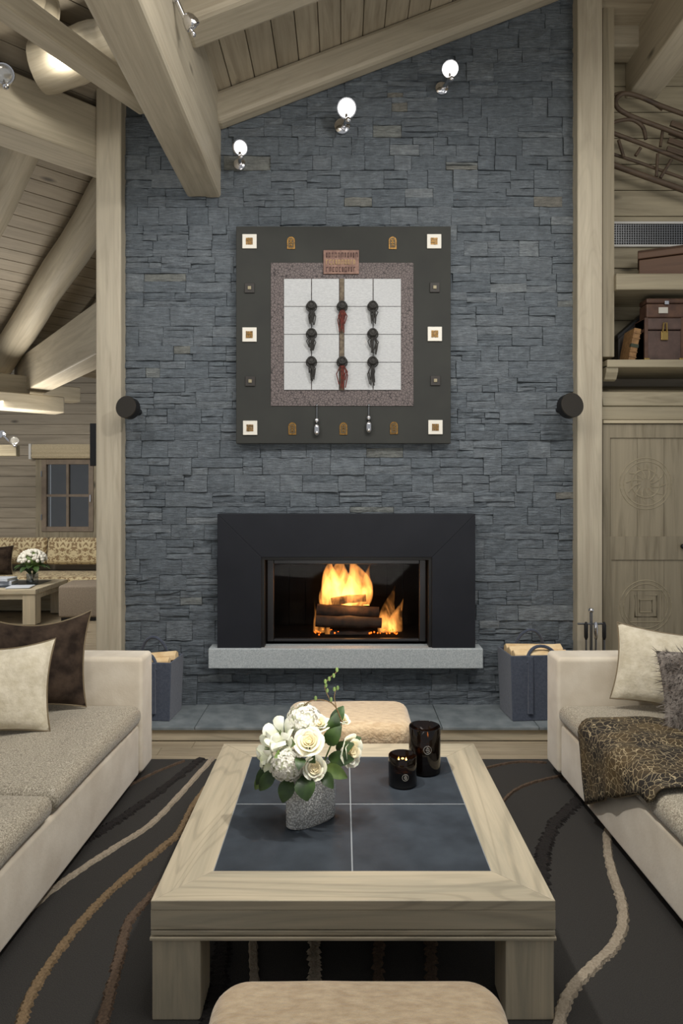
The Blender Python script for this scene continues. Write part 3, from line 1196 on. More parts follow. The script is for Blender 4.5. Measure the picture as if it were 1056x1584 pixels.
spot_lamp(P(6, 115, 3.9), P(-14, 100, 4.2), .06, 'chrome spotlight above the deep tie beam at the frame edge', 0, (.35, -1, -.2))
spot_lamp(P(22, 681, 8.0), P(4, 672, 8.2), .06, 'small chrome spotlight near the window blind', 0, (.5, -1, -.4))
o = B().box(-.30, .16, -.05, .05, -.07, .07).build('lamp_shelf', CABX, loc=P(8, 697, 8.25), bevel=.006)
tag(o, 'short wooden bracket block under the small chrome spotlight', 'bracket')


def disc_lamp(px, py, r, yaw, label):
    c = P(px, py, 4.46)
    t_ = thing('disc_lamp', label, 'lamp', (c.x, c.y, c.z), group='black disc lamps on the posts')
    Mx = Euler((math.radians(84), 0, math.radians(yaw))).to_matrix().to_4x4()
    B().lathe([(r * .93, -.03), (r, -.026), (r, .026), (r * .95, .034), (r * .90, .034), (r * .88, .028), (1e-6, .028)], 36, Mx).build('disc', BLACK, t_)
    B().lathe([(r * .99, .022), (r * 1.012, .026), (r * 1.012, .032), (r * .98, .035)], 36, Mx).build('rim', plain('dark_bronze', (70, 66, 60), .35, .7), t_)
    d_ = Vector((0, 4.60 - c.y, 0))
    B().tube([(0, .0, 0), (0, d_.y + .10, 0)], .022, 14).build('stem', BLACK, t_)
    return t_


disc_lamp(198.5, 631, .074, -14, 'black disc wall lamp at the post by the window corner')
disc_lamp(881, 628, .082, 14, 'black disc wall lamp at the post by the carved cabinet')

# ------------------------------------------------------------------ carved cabinet and niche on the far side
KY = 4.70
kx0 = P(932, 0, KY).x
KW = 1.2
cab = thing('cabinet', 'tall pale wooden cabinet with carved round medallions and open shelves', 'cabinet', (kx0, KY, FZ))


def cz(py, Y=KY):
    return P(0, py, Y).z - FZ


def cxp(px, Y=KY):
    return P(px, 0, Y).x - kx0


B().box(0, KW, .03, .42, 0, cz(652)).build('body', CABZ, cab)
B().box(0, cxp(950), 0, .42, cz(552), 5.3).build('side_panel', CABZ, cab, bevel=.004)
B().box(cxp(950), KW, -.03, .42, cz(450), cz(425)).build('shelf', CABX, cab, bevel=.006)
B().box(0, KW, -.08, .42, cz(568, 4.62), cz(556, 4.62)).build('shelf', CABX, cab, bevel=.006)
B().prism([(0, cz(590)), (0, cz(568)), (-.07, cz(568)), (-.06, cz(578)), (-.03, cz(588))], 0, cxp(950), 'yz').build('corbel', CABX, cab)
B().prism([(.38, cz(585)), (.02, cz(606)), (0, cz(627)), (.02, cz(629)), (.40, cz(629))], .003, KW, 'yz').build('hood_board', CABX, cab)
B().box(0, KW, .008, .06, cz(649), cz(629)).build('frieze', CABX, cab, bevel=.003)
B().box(0, KW, -.012, .06, cz(655), cz(650)).build('cornice', plain('pale_cornice', (190, 178, 150), .6), cab, bevel=.003)


def medallion(par, x, z, r, sq):
    m = B()
    for q, rad in enumerate((r, r * .86)):
        m.tube([(x + math.cos(a * math.pi / 20) * rad, 0, z + math.sin(a * math.pi / 20) * rad) for a in range(40)], .005, 6, True)
    if sq:
        for rad in (r * .62, r * .42, r * .24):
            m.tube([(x - rad, 0, z - rad), (x - rad, 0, z + rad), (x + rad, 0, z + rad), (x + rad, 0, z - rad)], .007, 5, True)
    else:
        for q in range(12):
            a = q * math.pi / 6
            m.tube([(x + math.cos(a + w * .12) * r * (.2 + .14 * w), 0, z + math.sin(a + w * .12) * r * (.2 + .14 * w)) for w in range(5)], .006, 5)
        m.tube([(x + math.cos(a * math.pi / 10) * r * .55, 0, z + math.sin(a * math.pi / 10) * r * .55) for a in range(20)], .006, 5, True)
    m.build('medallion', CABX, par)


door = B().box(0, .01, .01, .03, .02, cz(656)).build('door', CABZ, cab)
door.data.clear_geometry()
dd = B()
z0, z1, z2, z3, z4 = cz(1050), cz(866), cz(830), cz(677), cz(656)
dd.box(.004, KW, .006, .03, z1, z2).box(.004, KW, .006, .03, z3, z4).box(.004, KW, .006, .03, .02, z0)
dd.box(.004, cxp(946), .006, .03, z0, z1).box(.004, cxp(944), .006, .03, z2, z3)
door.data.from_pydata(dd.v, [], dd.f)
for (za, zb, sq, cy) in ((z0, z1, True, 938), (z2, z3, False, 748)):
    p = B()
    nbrd = 6
    for q in range(nbrd):
        w = (KW - .06) / nbrd
        p.box(.06 + q * w + .001, .06 + (q + 1) * w - .001, .016, .03, za, zb)
    po = p.build('door_panel', CABZ, door)
    medallion(po, cxp(1000), cz(cy), 40 * KY / F, sq)
    for v in po.children[0].data.vertices:
        v.co.y += .0175
B().ball((cxp(1055), -.012, cz(845)), .018, 12, 8).build('knob', BLACK, door)

# ventilation grille on the niche wall
vg = thing('vent_grille', 'long metal ventilation grille with a fine mesh on the niche wall', 'vent', (P(948, 0, NY).x - .03, NY - .01, P(0, 382, NY).z))
vh = (382 - 345) * NY / F
B().box(0, 1.0, -.01, .01, vh - .012, vh + .004).build('grille_frame', PLASTER, vg)
B().box(0, 1.0, -.01, .01, -.004, .012).build('grille_frame', PLASTER, vg)
B().box(0, 1.0, .004, .012, .012, vh - .012).build('backing', BLACK, vg)
mb = B()
x = .01
while x < 1.0:
    mb.box(x, x + .005, -.004, .0, .012, vh - .012)
    x += .0185
z = .03
while z < vh - .02:
    mb.box(0, 1.0, -.002, .002, z, z + .004)
    z += .0185
mb.build('grille_mesh', STEEL, vg, kind='stuff')

# sled on the niche wall
SY = 5.03
sl = thing('sled', 'old wooden sled with curled runners hanging above the vent grille', 'sled', P(1000, 215, SY))


def sp(pts, dy=0):
    o = P(1000, 215, SY)
    return [P(a, b_, SY) - o + Vector((0, dy, 0)) for a, b_ in pts]


def smooth_pts(pts, k=5):
    out = []
    m = len(pts)
    for i in range(m - 1):
        p0, p1, p2, p3 = pts[max(i - 1, 0)], pts[i], pts[i + 1], pts[min(i + 2, m - 1)]
        for j in range(k):
            t_ = j / k
            out.append(.5 * ((2 * p1) + (p2 - p0) * t_ + (2 * p0 - 5 * p1 + 4 * p2 - p3) * t_ ** 2 + (3 * p1 - p0 - 3 * p2 + p3) * t_ ** 3))
    out.append(pts[-1])
    return out


B().tube(smooth_pts(sp([(1110, 208), (1056, 187), (1015, 172), (985, 159), (962, 153), (950, 158), (946, 167), (952, 178), (975, 190), (1010, 203), (1060, 222), (1110, 240)], -.07)), .017, 8).build('runner', BARK, sl)
B().tube(smooth_pts(sp([(1020, 175), (1005, 165), (985, 155), (960, 150), (945, 153)], -.05)), .014, 8).build('runner_strap', BARK, sl)
B().tube(smooth_pts(sp([(935, 200), (950, 194), (972, 192), (988, 203), (993, 222)], -.06)), .014, 8).build('bent_hoop', BARK, sl)
B().tube(sp([(930, 208), (985, 228), (1056, 256), (1110, 277)], -.06), .016, 8).build('side_rail', BARK, sl)
B().tube(sp([(930, 234), (980, 250), (1056, 277), (1110, 295)], -.01), .012, 8).build('side_rail', BARK, sl)
B().tube(sp([(930, 255), (985, 275), (1056, 300), (1110, 320)], -.05), .022, 8).build('runner', BARK, sl)
for pa, pb in (((986, 234), (978, 246)), ((1012, 243), (1010, 278)), ((1033, 252), (1016, 280)), ((952, 222), (960, 248)), ((1020, 205), (1016, 232))):
    B().tube(sp([pa, pb], -.05), .012, 8).build('strut', BARK, sl)
for q in range(4):
    y0 = 196 + q * 13
    a_, b_ = sp([(1032 - q * 2, y0), (1112, y0 + 30)], -.05)
    B().box(0, (b_ - a_).length, -.012, .012, -.02, .02).build('slat', BARK, sl, mx=axes(a_, b_ - a_, (0, 0, 1)), bevel=.004)

# chests, cases and book on the shelves
zs = cz(425) + FZ
c = thing('wooden_chest', 'dark wooden chest with a slanted lid on the upper shelf below the vent grille', 'chest', (P(1000, 0, 4.85).x, 4.98, zs), math.radians(-24))
B().box(.0, .6, -.16, .10, 0, .15).build('chest_body', LEATH, c, bevel=.006)
B().prism([(-.17, .155), (-.17, .20), (.0, .27), (.11, .24), (.11, .155)], -.008, .608, 'yz').build('lid', LEATH, c, bevel=.006)
B().box(.40, .44, -.178, -.165, .10, .19).build('latch', BRASS, c, bevel=.003)
zs2 = cz(556, 4.62) + FZ
ty = 4.74
t_ = thing('trunk', 'mauve brown leather trunk with brass corners under the small suitcase', 'trunk', (P(996, 0, ty).x, ty, zs2))
th_ = P(0, 492, ty).z - zs2
B().box(0, .42, 0, .15, 0, th_ * .72).build('trunk_body', LEATHM, t_, bevel=.008)
B().box(0, .42, -.004, .154, th_ * .74, th_).build('lid', LEATHM, t_, bevel=.008)
for xx in (0.0, .26, .395):
    B().box(xx, xx + .025, -.008, .158, 0, th_ + .002).build('edge_strip', LEATHB, t_, bevel=.003)
for xx in (0.0, .25):
    B().box(xx - .003, xx + .035, -.012, .02, -.0, .032).build('corner', BRASS, t_, bevel=.003)
B().box(.115, .165, -.014, -.003, th_ * .50, th_ * .70).build('lock_plate', BRASS, t_, bevel=.003)
B().tube([(.125, -.014, th_ * .68), (.13, -.02, th_ * .88), (.15, -.02, th_ * .88), (.155, -.014, th_ * .68)], .006, 6).build('hasp', BRASS, t_)
u_ = thing('suitcase', 'small worn brown suitcase with a paper tag lying on the leather trunk', 'suitcase', (P(999, 0, ty).x, ty - .005, zs2 + th_ + .002))
sh_ = P(0, 462, ty).z - P(0, 492, ty).z
B().box(0, .40, 0, .12, 0, sh_ * .72).build('case_body', LEATHB, u_, bevel=.01)
B().box(0, .40, -.003, .123, sh_ * .74, sh_).build('lid', LEATHB, u_, bevel=.01)
B().box(.085, .15, -.006, .001, sh_ * .22, sh_ * .52).build('paper_tag', TAGW, u_)
B().box(.125, .155, -.012, .0, sh_ * .66, sh_ * .86).build('clasp', CHROME, u_, bevel=.003)
bk = thing('book', 'old tan leather book leaning beside the leather trunk', 'book', (P(969, 0, 4.72).x, 4.70, zs2), rot=(0, math.radians(11), 0))
bh = .245
B().box(0, .05, 0, .17, .003, bh).build('cover', BOOKC, bk, bevel=.004)
B().box(-.002, .052, -.003, .02, bh * .44, bh * .54).build('spine_band', BOOKG, bk)
for q in (.15, .3, .7, .85):
    B().box(-.002, .052, -.004, .01, bh * q, bh * q + .006).build('spine_rib', BOOKC, bk)
w_ = thing('sloping_box', 'dark sloping box standing behind the leaning book', 'case', (P(954, 0, 4.95).x, 4.93, zs2))  # near-black wedge with a black strip along its slanted top
B().prism([(0, 0), (.30, 0), (.30, .44), (.20, .40), (0, .22)], 0, .12).build('case_body', plain('near_black_box', (42, 36, 32), .6), w_, bevel=.01)
B().prism([(-.006, .21), (.20, .395), (.20, .415), (-.006, .235)], -.008, .128).build('edge_binding', BLACK, w_)

# fire irons in front of the post
TYF = 4.45
tb = P(914, 0, TYF)
fs = thing('fire_tool_stand', 'slim dark metal stand for fire irons in front of the post', 'stand', (tb.x, TYF, .082))
B().lathe([(.10, 0), (.10, .012), (.03, .022), (.012, .03)], 20).build('base', BLACK, fs)
B().tube([(0, 0, .02), (0, 0, .70)], .010, 10).build('pole', STEEL, fs)
B().tube([(-.09, 0, .62), (.09, 0, .62)], .007, 8).build('crossbar', STEEL, fs)
B().ball((0, 0, .71), .018, 12, 8).build('finial', CHROME, fs)
for i, (dx, lab, kind_) in enumerate(((-.045, 'dark metal poker hanging on the stand of fire irons', 'poker'), (.02, 'thick handled metal brush hanging on the stand of fire irons', 'brush'), (.075, 'metal shovel hanging on the stand of fire irons', 'shovel'))):
    q = thing('fire_' + kind_, lab, 'fire iron', (tb.x + dx, TYF - .03, .14), group='fire irons on the stand')
    B().tube([(0, 0, .1), (0, 0, .50)], .007, 8).build('shaft', STEEL, q)
    B().lathe([(.006, .46), (.013, .48), (.013, .56), (.006, .58)], 12).build('grip', CHROME if i == 1 else BLACK, q)
    e = B()
    if kind_ == 'brush':
        e.lathe([(.012, .12), (.028, .10), (.034, 0)], 12)
    elif kind_ == 'shovel':
        e.box(-.04, .04, -.006, .006, 0, .11)
    else:
        e.tube([(0, 0, .12), (0, 0, .02), (.03, 0, .0)], .008, 8)
    e.build(kind_ + '_end', BLACK, q)

# ------------------------------------------------------------------ felt bags with firewood


def felt_bag(x, y, rz, w, d, h, label, logs, gl):
    t_ = thing('firewood_bag', label, 'bag', (x, y, .082), rz, 'felt firewood bags on the hearth platform')
    wl = .014
    b_ = B()
    # tapering walls and bottom
    tp = .93
    outer = [(-w / 2 * tp, -d / 2 * tp), (w / 2 * tp, -d / 2 * tp), (w / 2 * tp, d / 2 * tp), (-w / 2 * tp, d / 2 * tp)]
    vs = [Vector((a, c_, 0)) for a, c_ in outer] + [Vector((a / tp, c_ / tp, h)) for a, c_ in outer]
    vs += [Vector((a / tp - math.copysign(wl, a), c_ / tp - math.copysign(wl, c_), h)) for a, c_ in outer] + [Vector((a - math.copysign(wl, a), c_ - math.copysign(wl, c_), .02)) for a, c_ in outer]
    fs_ = [(3, 2, 1, 0), (12, 13, 14, 15)]
    for L_ in range(3):
        for i in range(4):
            fs_.append((L_ * 4 + i, L_ * 4 + (i + 1) % 4, (L_ + 1) * 4 + (i + 1) % 4, (L_ + 1) * 4 + i))
    b_._add(vs, fs_)
    b_.build('bag_body', FELT, t_, bevel=.006)
    for sx in (-1, 1):
        B().box(sx * w * .2 - .016, sx * w * .2 + .016, -d / 2 - .008, -d / 2 * tp + .004, .05, h - .005).build('strap', FELT, t_, bevel=.002)
    for sy in (-1, 1):
        arc = [Vector((math.cos(math.pi * i / 14) * w * .24, sy * (d / 2 - .004) * (1 - .35 * math.sin(math.pi * i / 14)), h - .05 + math.sin(math.pi * i / 14) * (.17 if sy > 0 else .10))) for i in range(15)]
        B().tube(arc, .011, 8).build('handle', FELT, t_)
    ca, sa = math.cos(rz), math.sin(rz)
    for i, (lx, ly, lz, ax, r_, lab) in enumerate(logs):
        poly = [(-r_, -r_ * .5), (r_ * .9, -r_ * .7), (r_ * .8, r_ * .5), (0, r_ * .9), (-r_ * .9, r_ * .4)]
        g = B().prism(poly, -w * .41, w * .41, 'yz')
        o_ = g.build('firewood_log', SPLIT, loc=(x + lx * ca - ly * sa, y + lx * sa + ly * ca, .082 + lz), rot=(0, ax, rz))
        o_.modifiers.new('b', 'BEVEL').width = .004
        tag(o_, lab, 'firewood', gl)
    return t_


felt_bag(P(232, 0, 4.52).x, 4.49, math.radians(-5), .40, .26, .385, 'blue grey felt bag of firewood half hidden by the sofa with two pillows',
         ((-.0, -.06, .37, -.03, .035, 'front split log in the bag beside the two pillow sofa'),
          (.02, .035, .375, -.10, .04, 'tilted rear split log in the bag beside the two pillow sofa'),
          (0, -.01, .32, 0, .04, 'low split log in the bag beside the two pillow sofa')), 'split logs in the bag by the window side')
felt_bag(P(828, 0, 4.5).x, 4.50, math.radians(5), .44, .28, .43, 'blue grey felt bag full of firewood beside the sofa with the patterned throw',
         ((-.0, -.07, .415, .02, .042, 'pale split log at the front of the bag beside the patterned throw sofa'),
          (.0, .01, .425, -.03, .045, 'pale split log in the middle of the bag beside the patterned throw sofa'),
          (0, .085, .42, .03, .04, 'pale split log at the back of the bag beside the patterned throw sofa')), 'split logs in the bag by the cabinet side')

# ------------------------------------------------------------------ rug
rug = thing('rug', 'charcoal pile rug with wavy beige, tan, brown and black stripes', 'rug', (0, 0, 0))
B().box(-2.5, 2.6, .7, 3.955, FZ, 0).build('pile', RUG, rug, bevel=.004)


def stripe(pts, w, mat, jag=.006):
    fl = [Vector(((a - CX) * 1.6 / (b_ - HY), F * 1.6 / (b_ - HY), 0)) for a, b_ in pts]
    ps = smooth_pts(fl, 14 if jag < .005 else 30)
    vs, fs_ = [], []
    rr = random.Random(int(pts[0][0]))
    m = len(ps)
    for i, p in enumerate(ps):
        t_ = (ps[min(i + 1, m - 1)] - ps[max(i - 1, 0)]).normalized()
        nrm = Vector((-t_.y, t_.x, 0))
        a_, c_ = w / 2 + rr.uniform(-jag, jag), w / 2 + rr.uniform(-jag, jag)
        vs += [p + nrm * a_ + Vector((0, 0, .0)), p + nrm * a_ * .7 + Vector((0, 0, .009 + rr.uniform(0, .003))), p - nrm * c_ * .7 + Vector((0, 0, .009 + rr.uniform(0, .003))), p - nrm * c_]
    for i in range(m - 1):
        for j in range(3):
            fs_.append((i * 4 + j, i * 4 + j + 1, i * 4 + 5 + j, i * 4 + 4 + j))
    B()._add(vs, fs_, 0, True).build('stripe', mat, rug)


stripe([(311, 1174), (242, 1228), (173, 1276), (120, 1308), (60, 1340)], .05, S_BLK, .010)
stripe([(328, 1174), (276, 1232), (233, 1276), (181, 1310), (121, 1349), (73, 1384), (20, 1430)], .032, S_BEI, .003)
stripe([(345, 1190), (302, 1241), (276, 1289), (242, 1319), (186, 1366), (142, 1409), (99, 1461), (56, 1526), (30, 1590), (5, 1680)], .036, S_TAN)
stripe([(330, 1260), (270, 1345), (229, 1392), (199, 1427), (186, 1474), (173, 1526), (158, 1590), (140, 1680)], .038, S_BRN)
stripe([(285, 1178), (240, 1196), (190, 1222), (150, 1250)], .014, S_BRN, .002)
stripe([(350, 1330), (345, 1420), (342, 1480), (330, 1560), (300, 1680)], .055, S_BLK, .014)
stripe([(400, 1330), (392, 1420), (392, 1480), (396, 1560), (400, 1700)], .030, S_BEI, .003)
stripe([(482, 1300), (484, 1420), (486, 1480), (486, 1560), (480, 1700)], .036, S_BEI, .010)
stripe([(586, 1300), (588, 1420), (585, 1480), (584, 1560), (580, 1700)], .034, S_BRN, .009)
stripe([(655, 1300), (665, 1420), (666, 1480), (667, 1560), (670, 1700)], .036, S_BRN, .010)
stripe([(905, 1228), (878, 1255), (857, 1276), (842, 1310), (838, 1345), (834, 1420), (800, 1500)], .060, S_BLK, .012)
stripe([(945, 1270), (939, 1300), (943, 1336), (956, 1379), (964, 1418), (951, 1461), (913, 1500), (882, 1535), (865, 1580), (840, 1680)], .040, S_BEI, .004)
stripe([(870, 1201), (826, 1211), (796, 1224), (775, 1245), (750, 1290)], .016, S_BRN, .002)
stripe([(845, 1181), (800, 1180), (750, 1190), (700, 1210)], .012, S_BRN, .002)

# ------------------------------------------------------------------ coffee table
TX0, TY0 = .033, 2.003
ct = thing('coffee_table', 'square pale wooden coffee table inlaid with four slate tiles', 'table', (TX0, TY0 + .62, 0))
hx, hy, zt_ = .6085, .62, .363
fwid = .157
for k in range(4):
    rot = k * math.pi / 2
    a_, c_ = (hx, hy) if k % 2 == 0 else (hy, hx)
    B().prism([(-a_, -c_), (a_, -c_), (a_ - fwid, -c_ + fwid), (-a_ + fwid, -c_ + fwid)], zt_ - .03, zt_, 'xy').build('top_board', TX, ct, rot=(0, 0, rot), bevel=.0025)
ix, iy = hx - fwid, hy - fwid
B().box(-ix, ix, -iy, iy, zt_ - .03, zt_ - .0028).build('inlay_bed', GROUT, ct)
for sx in (0, 1):
    for sy in (0, 1):
        cx_, cy_ = (-.5 + sx) * ix, (-.5 + sy) * iy
        B().box(-ix / 2 + .0024, ix / 2 - .0024, -iy / 2 + .0028, iy / 2 - .0028, zt_ - .008, zt_ - .002).build('tile', SLATE, ct, (cx_, cy_, 0), bevel=.001)
b = B().box(-hx, hx, -hy, -hy + .04, .277, zt_ - .03).box(-hx, hx, hy - .04, hy, .277, zt_ - .03)
b.box(-hx, -hx + .04, -hy + .04, hy - .04, .277, zt_ - .03).box(hx - .04, hx, -hy + .04, hy - .04, .277, zt_ - .03)
b.build('apron', TX, ct)
for za, zb, ins in ((.272, .277, .008), (.258, .272, 0), (.253, .258, .008), (.243, .253, -.003)):
    e = hx - ins
    g = hy - ins
    b = B().box(-e, e, -g, -hy + .05, za, zb).box(-e, e, hy - .05, g, za, zb)
    b.box(-e, -hx + .05, -hy + .05, hy - .05, za, zb).box(hx - .05, e, -hy + .05, hy - .05, za, zb)
    b.build('moulding', TX, ct, bevel=.002)
for sx in (-1, 1):
    for sy in (-1, 1):
        B().box(-.073, .073, -.073, .073, 0, .243).build('leg', TZ, ct, (sx * (hx - .076), sy * (hy - .076), 0), bevel=.004)

# ------------------------------------------------------------------ plush stools


def stool(x, y, w, d, ztop, label):
    t_ = thing('plush_stool', label, 'stool', (x, y, 0))
    B().pad(w / 2, d / 2, .085, .13, .045, .012, (0, 0, ztop - .142), 8, .004, int(y * 10)).build('seat_pad', FUR_B, t_)
    B().pad(w / 2 - .012, d / 2 - .012, .075, .012, .005, 0, (0, 0, ztop - .152)).build('piping', PIPING, t_)
    B().pad(w / 2 - .02, d / 2 - .02, .07, .14, .01, 0, (0, 0, ztop - .292)).build('base', FUR_B, t_)
    for sx in (-1, 1):
        for sy in (-1, 1):
            B().lathe([(.016, 0), (.022, ztop - .285)], 12).build('leg', LEATH, t_, (sx * (w / 2 - .08), sy * (d / 2 - .08), 0))
    return t_


stool(.037, 1.375, .675, .47, .445, 'beige plush stool in front of the coffee table')
stool((539 - CX) * 3.5 / F, 3.50, .645, .40, .445, 'beige plush stool between the coffee table and the fireplace')

# ------------------------------------------------------------------ sofas


def sofa(x, y, yaw, sx, label):
    t_ = thing('sofa', label, 'sofa', (x, y, 0), yaw)

    def bx_(x0, x1, *a):
        q = sorted((x0 * sx, x1 * sx))
        return q + list(a)

    def pad_part(name, x0, x1, y0, y1, z0, h, mat, rp=.03, re=.03, crown=0, wob=0, seed=0):
        cx_, cy_ = (x0 + x1) / 2 * sx, (y0 + y1) / 2
        return B().pad(abs(x1 - x0) / 2, (y1 - y0) / 2, rp, h, re, crown, (0, 0, 0), 5, wob, seed).build(name, mat, t_, (cx_, cy_, z0))
    pad_part('arm', -.98, 0, -.185, 0, .06, .63, SOFA, .02, .026, .0)
    pad_part('arm', -.98, 0, -2.75, -2.565, .06, .63, SOFA, .02, .026, .0)
    pad_part('base', -.96, -.012, -2.56, -.19, .06, .275, SOFA, .02, .02)
    pad_part('backrest', -1.0, -.80, -2.56, -.19, .30, .42, SOFA, .03, .05, .0)
    mid = -1.22 if sx > 0 else -1.52
    pad_part('seat_cushion', -.80, .004, mid + .006, -.192, .338, .105, SEAT, .03, .048, .022, .010, 3)
    pad_part('seat_cushion', -.80, .004, -2.555, mid - .006, .338, .105, SEAT, .03, .048, .022, .010, 9)
    for fy in (-.10, -2.65):
        for fx in (-.08, -.88):
            B().lathe([(.020, 0), (.028, .062)], 12).build('foot', LEATH, t_, (fx * sx, fy, 0))
    return t_


SLX, SLY, SLA = (236 - CX) * 3.78 / F, 3.78, math.radians(-1.45)
SRX, SRY, SRA = (845 - CX) * 3.78 / F, 3.78, math.radians(1.3)
sofa(SLX, SLY, SLA, 1, 'cream sofa with speckled seat carrying a brown velvet and a cream pillow')
sofa(SRX, SRY, SRA, -1, 'cream sofa with speckled seat under a web patterned throw')


def pillow(loc, rot, w, h, t, mat, label, seed=0, pinch=.10, pip=True, name='throw_pillow', sag=0.0):
    o = thing(name, label, 'pillow', loc, rot=rot)

    def edge(u_, v_):
        x_ = w / 2 * u_ * (1 - pinch * (1 - v_ * v_))
        z_ = h / 2 * v_ * (1 - pinch * 1.2 * (1 - u_ * u_))
        if v_ > 0:
            z_ -= sag * (1 - u_ * u_) * v_
        return x_, z_

    def face(sgn):
        def fn(a, c_):
            u_, v_ = a * 2 - 1, c_ * 2 - 1
            x_, z_ = edge(u_, v_)
            th2 = t * (max(0, 1 - u_ ** 2) ** .5) * (max(0, 1 - v_ ** 2) ** .5)
            wv = .10 * noise.noise(Vector((u_ * 2.4 + seed, v_ * 2.4, sgn)))
            return Vector((x_, sgn * (th2 * (.92 + wv)) + .012 * noise.noise(Vector((u_ * 1.5, v_ * 1.5, seed))), z_))
        return fn
    b_ = B()
    b_.grid(face(-1), 22, 22)
    b_.grid(face(1), 22, 22)
    b_.build('cover', mat, o)
    if pip:
        ring = []
        for (ua, va, ub, vb) in ((-1, -1, 1, -1), (1, -1, 1, 1), (1, 1, -1, 1), (-1, 1, -1, -1)):
            for i in range(12):
                q = i / 12
                u_, v_ = ua + (ub - ua) * q, va + (vb - va) * q
                x_, z_ = edge(u_, v_)
                ring.append((x_, .012 * noise.noise(Vector((u_ * 1.5, v_ * 1.5, seed))), z_))
        B().tube(ring, .0045, 6, True).build('piping', PIPING, o)
    return o


rad = math.radians
pillow(P(45, 1020, 3.44) + Vector((0, 0, 0)), (rad(-16), rad(4), rad(24)), .58, .50, .095, VELVET, 'dark brown velvet pillow leaning on the sofa arm behind the cream pillow', 2, .10, sag=.05)
pillow(P(-12, 1063, 3.10), (rad(-17), rad(3), rad(22)), .52, .43, .085, CREAMP, 'cream chenille pillow in front of the brown velvet pillow', 5, .10, sag=.02)
pillow(P(1036, 1035, 3.42), (rad(-20), rad(4), rad(-26)), .54, .40, .085, CREAMP, 'cream chenille pillow on the sofa with the patterned throw', 8, .09)
fp_ = pillow(P(1112, 1070, 3.12), (rad(-20), rad(-6), rad(-24)), .50, .38, .08, FURG, 'shaggy grey brown fur pillow at the frame edge beside the cream pillow', 11, .05, pip=False, name='fur_pillow')
cov = fp_.children[0]
hair = B()
rr = random.Random(4)
cov.data.calc_loop_triangles()
polys = [p for p in cov.data.polygons]
for q in range(5200):
    p = rr.choice(polys)
    c0 = p.center
    nrm = p.normal
    if nrm.length < .5:
        continue
    base = Vector(c0) + Vector((rr.uniform(-.012, .012), 0, rr.uniform(-.012, .012)))
    tip = base + nrm * rr.uniform(.022, .04) + Vector((rr.uniform(-.03, .0), rr.uniform(-.01, .01), rr.uniform(-.03, .012)))
    s_ = Vector((rr.uniform(-1, 1), rr.uniform(-1, 1), rr.uniform(-1, 1))).normalized() * .0022
    hair._add([base - s_, base + s_, tip], [(0, 1, 2)])
hair.build('fur_pile', FURG, fp_, kind='stuff')

# patterned throw over the second sofa's seat
thr = thing('throw_blanket', 'dark gold throw with a web pattern draped over the sofa seat edge', 'blanket', (SRX, SRY, 0), SRA)


def throw_pt(a, c_):
    # a: 0 at the hanging hem .. 1 at the back; c_: 0 far edge .. 1 near edge
    hang = .30 * max(0, 1 - c_ / .88) + .012
    total = hang + .09 + .62
    s_ = a * total
    y_ = -.52 - .75 * c_
    r_ = .055
    zt2 = .470
    if s_ < hang:
        x_, z_ = -.012, zt2 - r_ - (hang - s_)
        y_ += .10 * (1 - s_ / hang) * -1 * (1 - c_) * .9 + .04 * (1 - s_ / hang) * c_
    elif s_ < hang + r_ * 1.5708:
        w = (s_ - hang) / r_
        x_, z_ = -.012 + r_ * (1 - math.cos(w)), zt2 - r_ + r_ * math.sin(w)
    else:
        q = s_ - hang - r_ * 1.5708
        x_, z_ = -.012 + r_ + q, zt2 + .006 * math.sin(q * 9)
    wv = noise.noise(Vector((a * 5, c_ * 6, 2.5)))
    x2 = x_ - max(0, .012 * wv) * (s_ < hang + .02)
    z2 = z_ + max(0, .014 * wv) * (s_ > hang)
    z2 += .012 * math.exp(-((c_ - .45 - a * .3) / .06) ** 2)
    x2 -= .014 * math.exp(-((c_ - .45 - a * .3) / .07) ** 2) * (s_ < hang + .06)
    return Vector((x2, y_, z2))


tb_ = B()
tb_.grid(throw_pt, 44, 34)
to = tb_.build('cloth', THROW, thr)
so = to.modifiers.new('s', 'SOLIDIFY')
so.thickness = .006
so.offset = 1
hem = B()
hem.tube([throw_pt(0, i / 30) for i in range(31)], .005, 6)
hem.build('hem', PIPING, thr)

# ------------------------------------------------------------------ vase and flowers
TZ0 = zt_ - .002
VX, VY = (481 - CX) * 2.49 / F, 2.49
VROT = math.radians(38)
vs_ = thing('vase', 'oval crackled glass vase standing on the slate tiles', 'vase', (VX, VY, TZ0), VROT)


def oval_ring(a_, c_, z_, k=40):
    out = []
    for i in range(k):
        w = 2 * math.pi * i / k
        cs, sn = math.cos(w), math.sin(w)
        out.append(Vector((a_ * math.copysign(abs(cs) ** .75, cs), c_ * math.copysign(abs(sn) ** .85, sn), z_)))
    return out


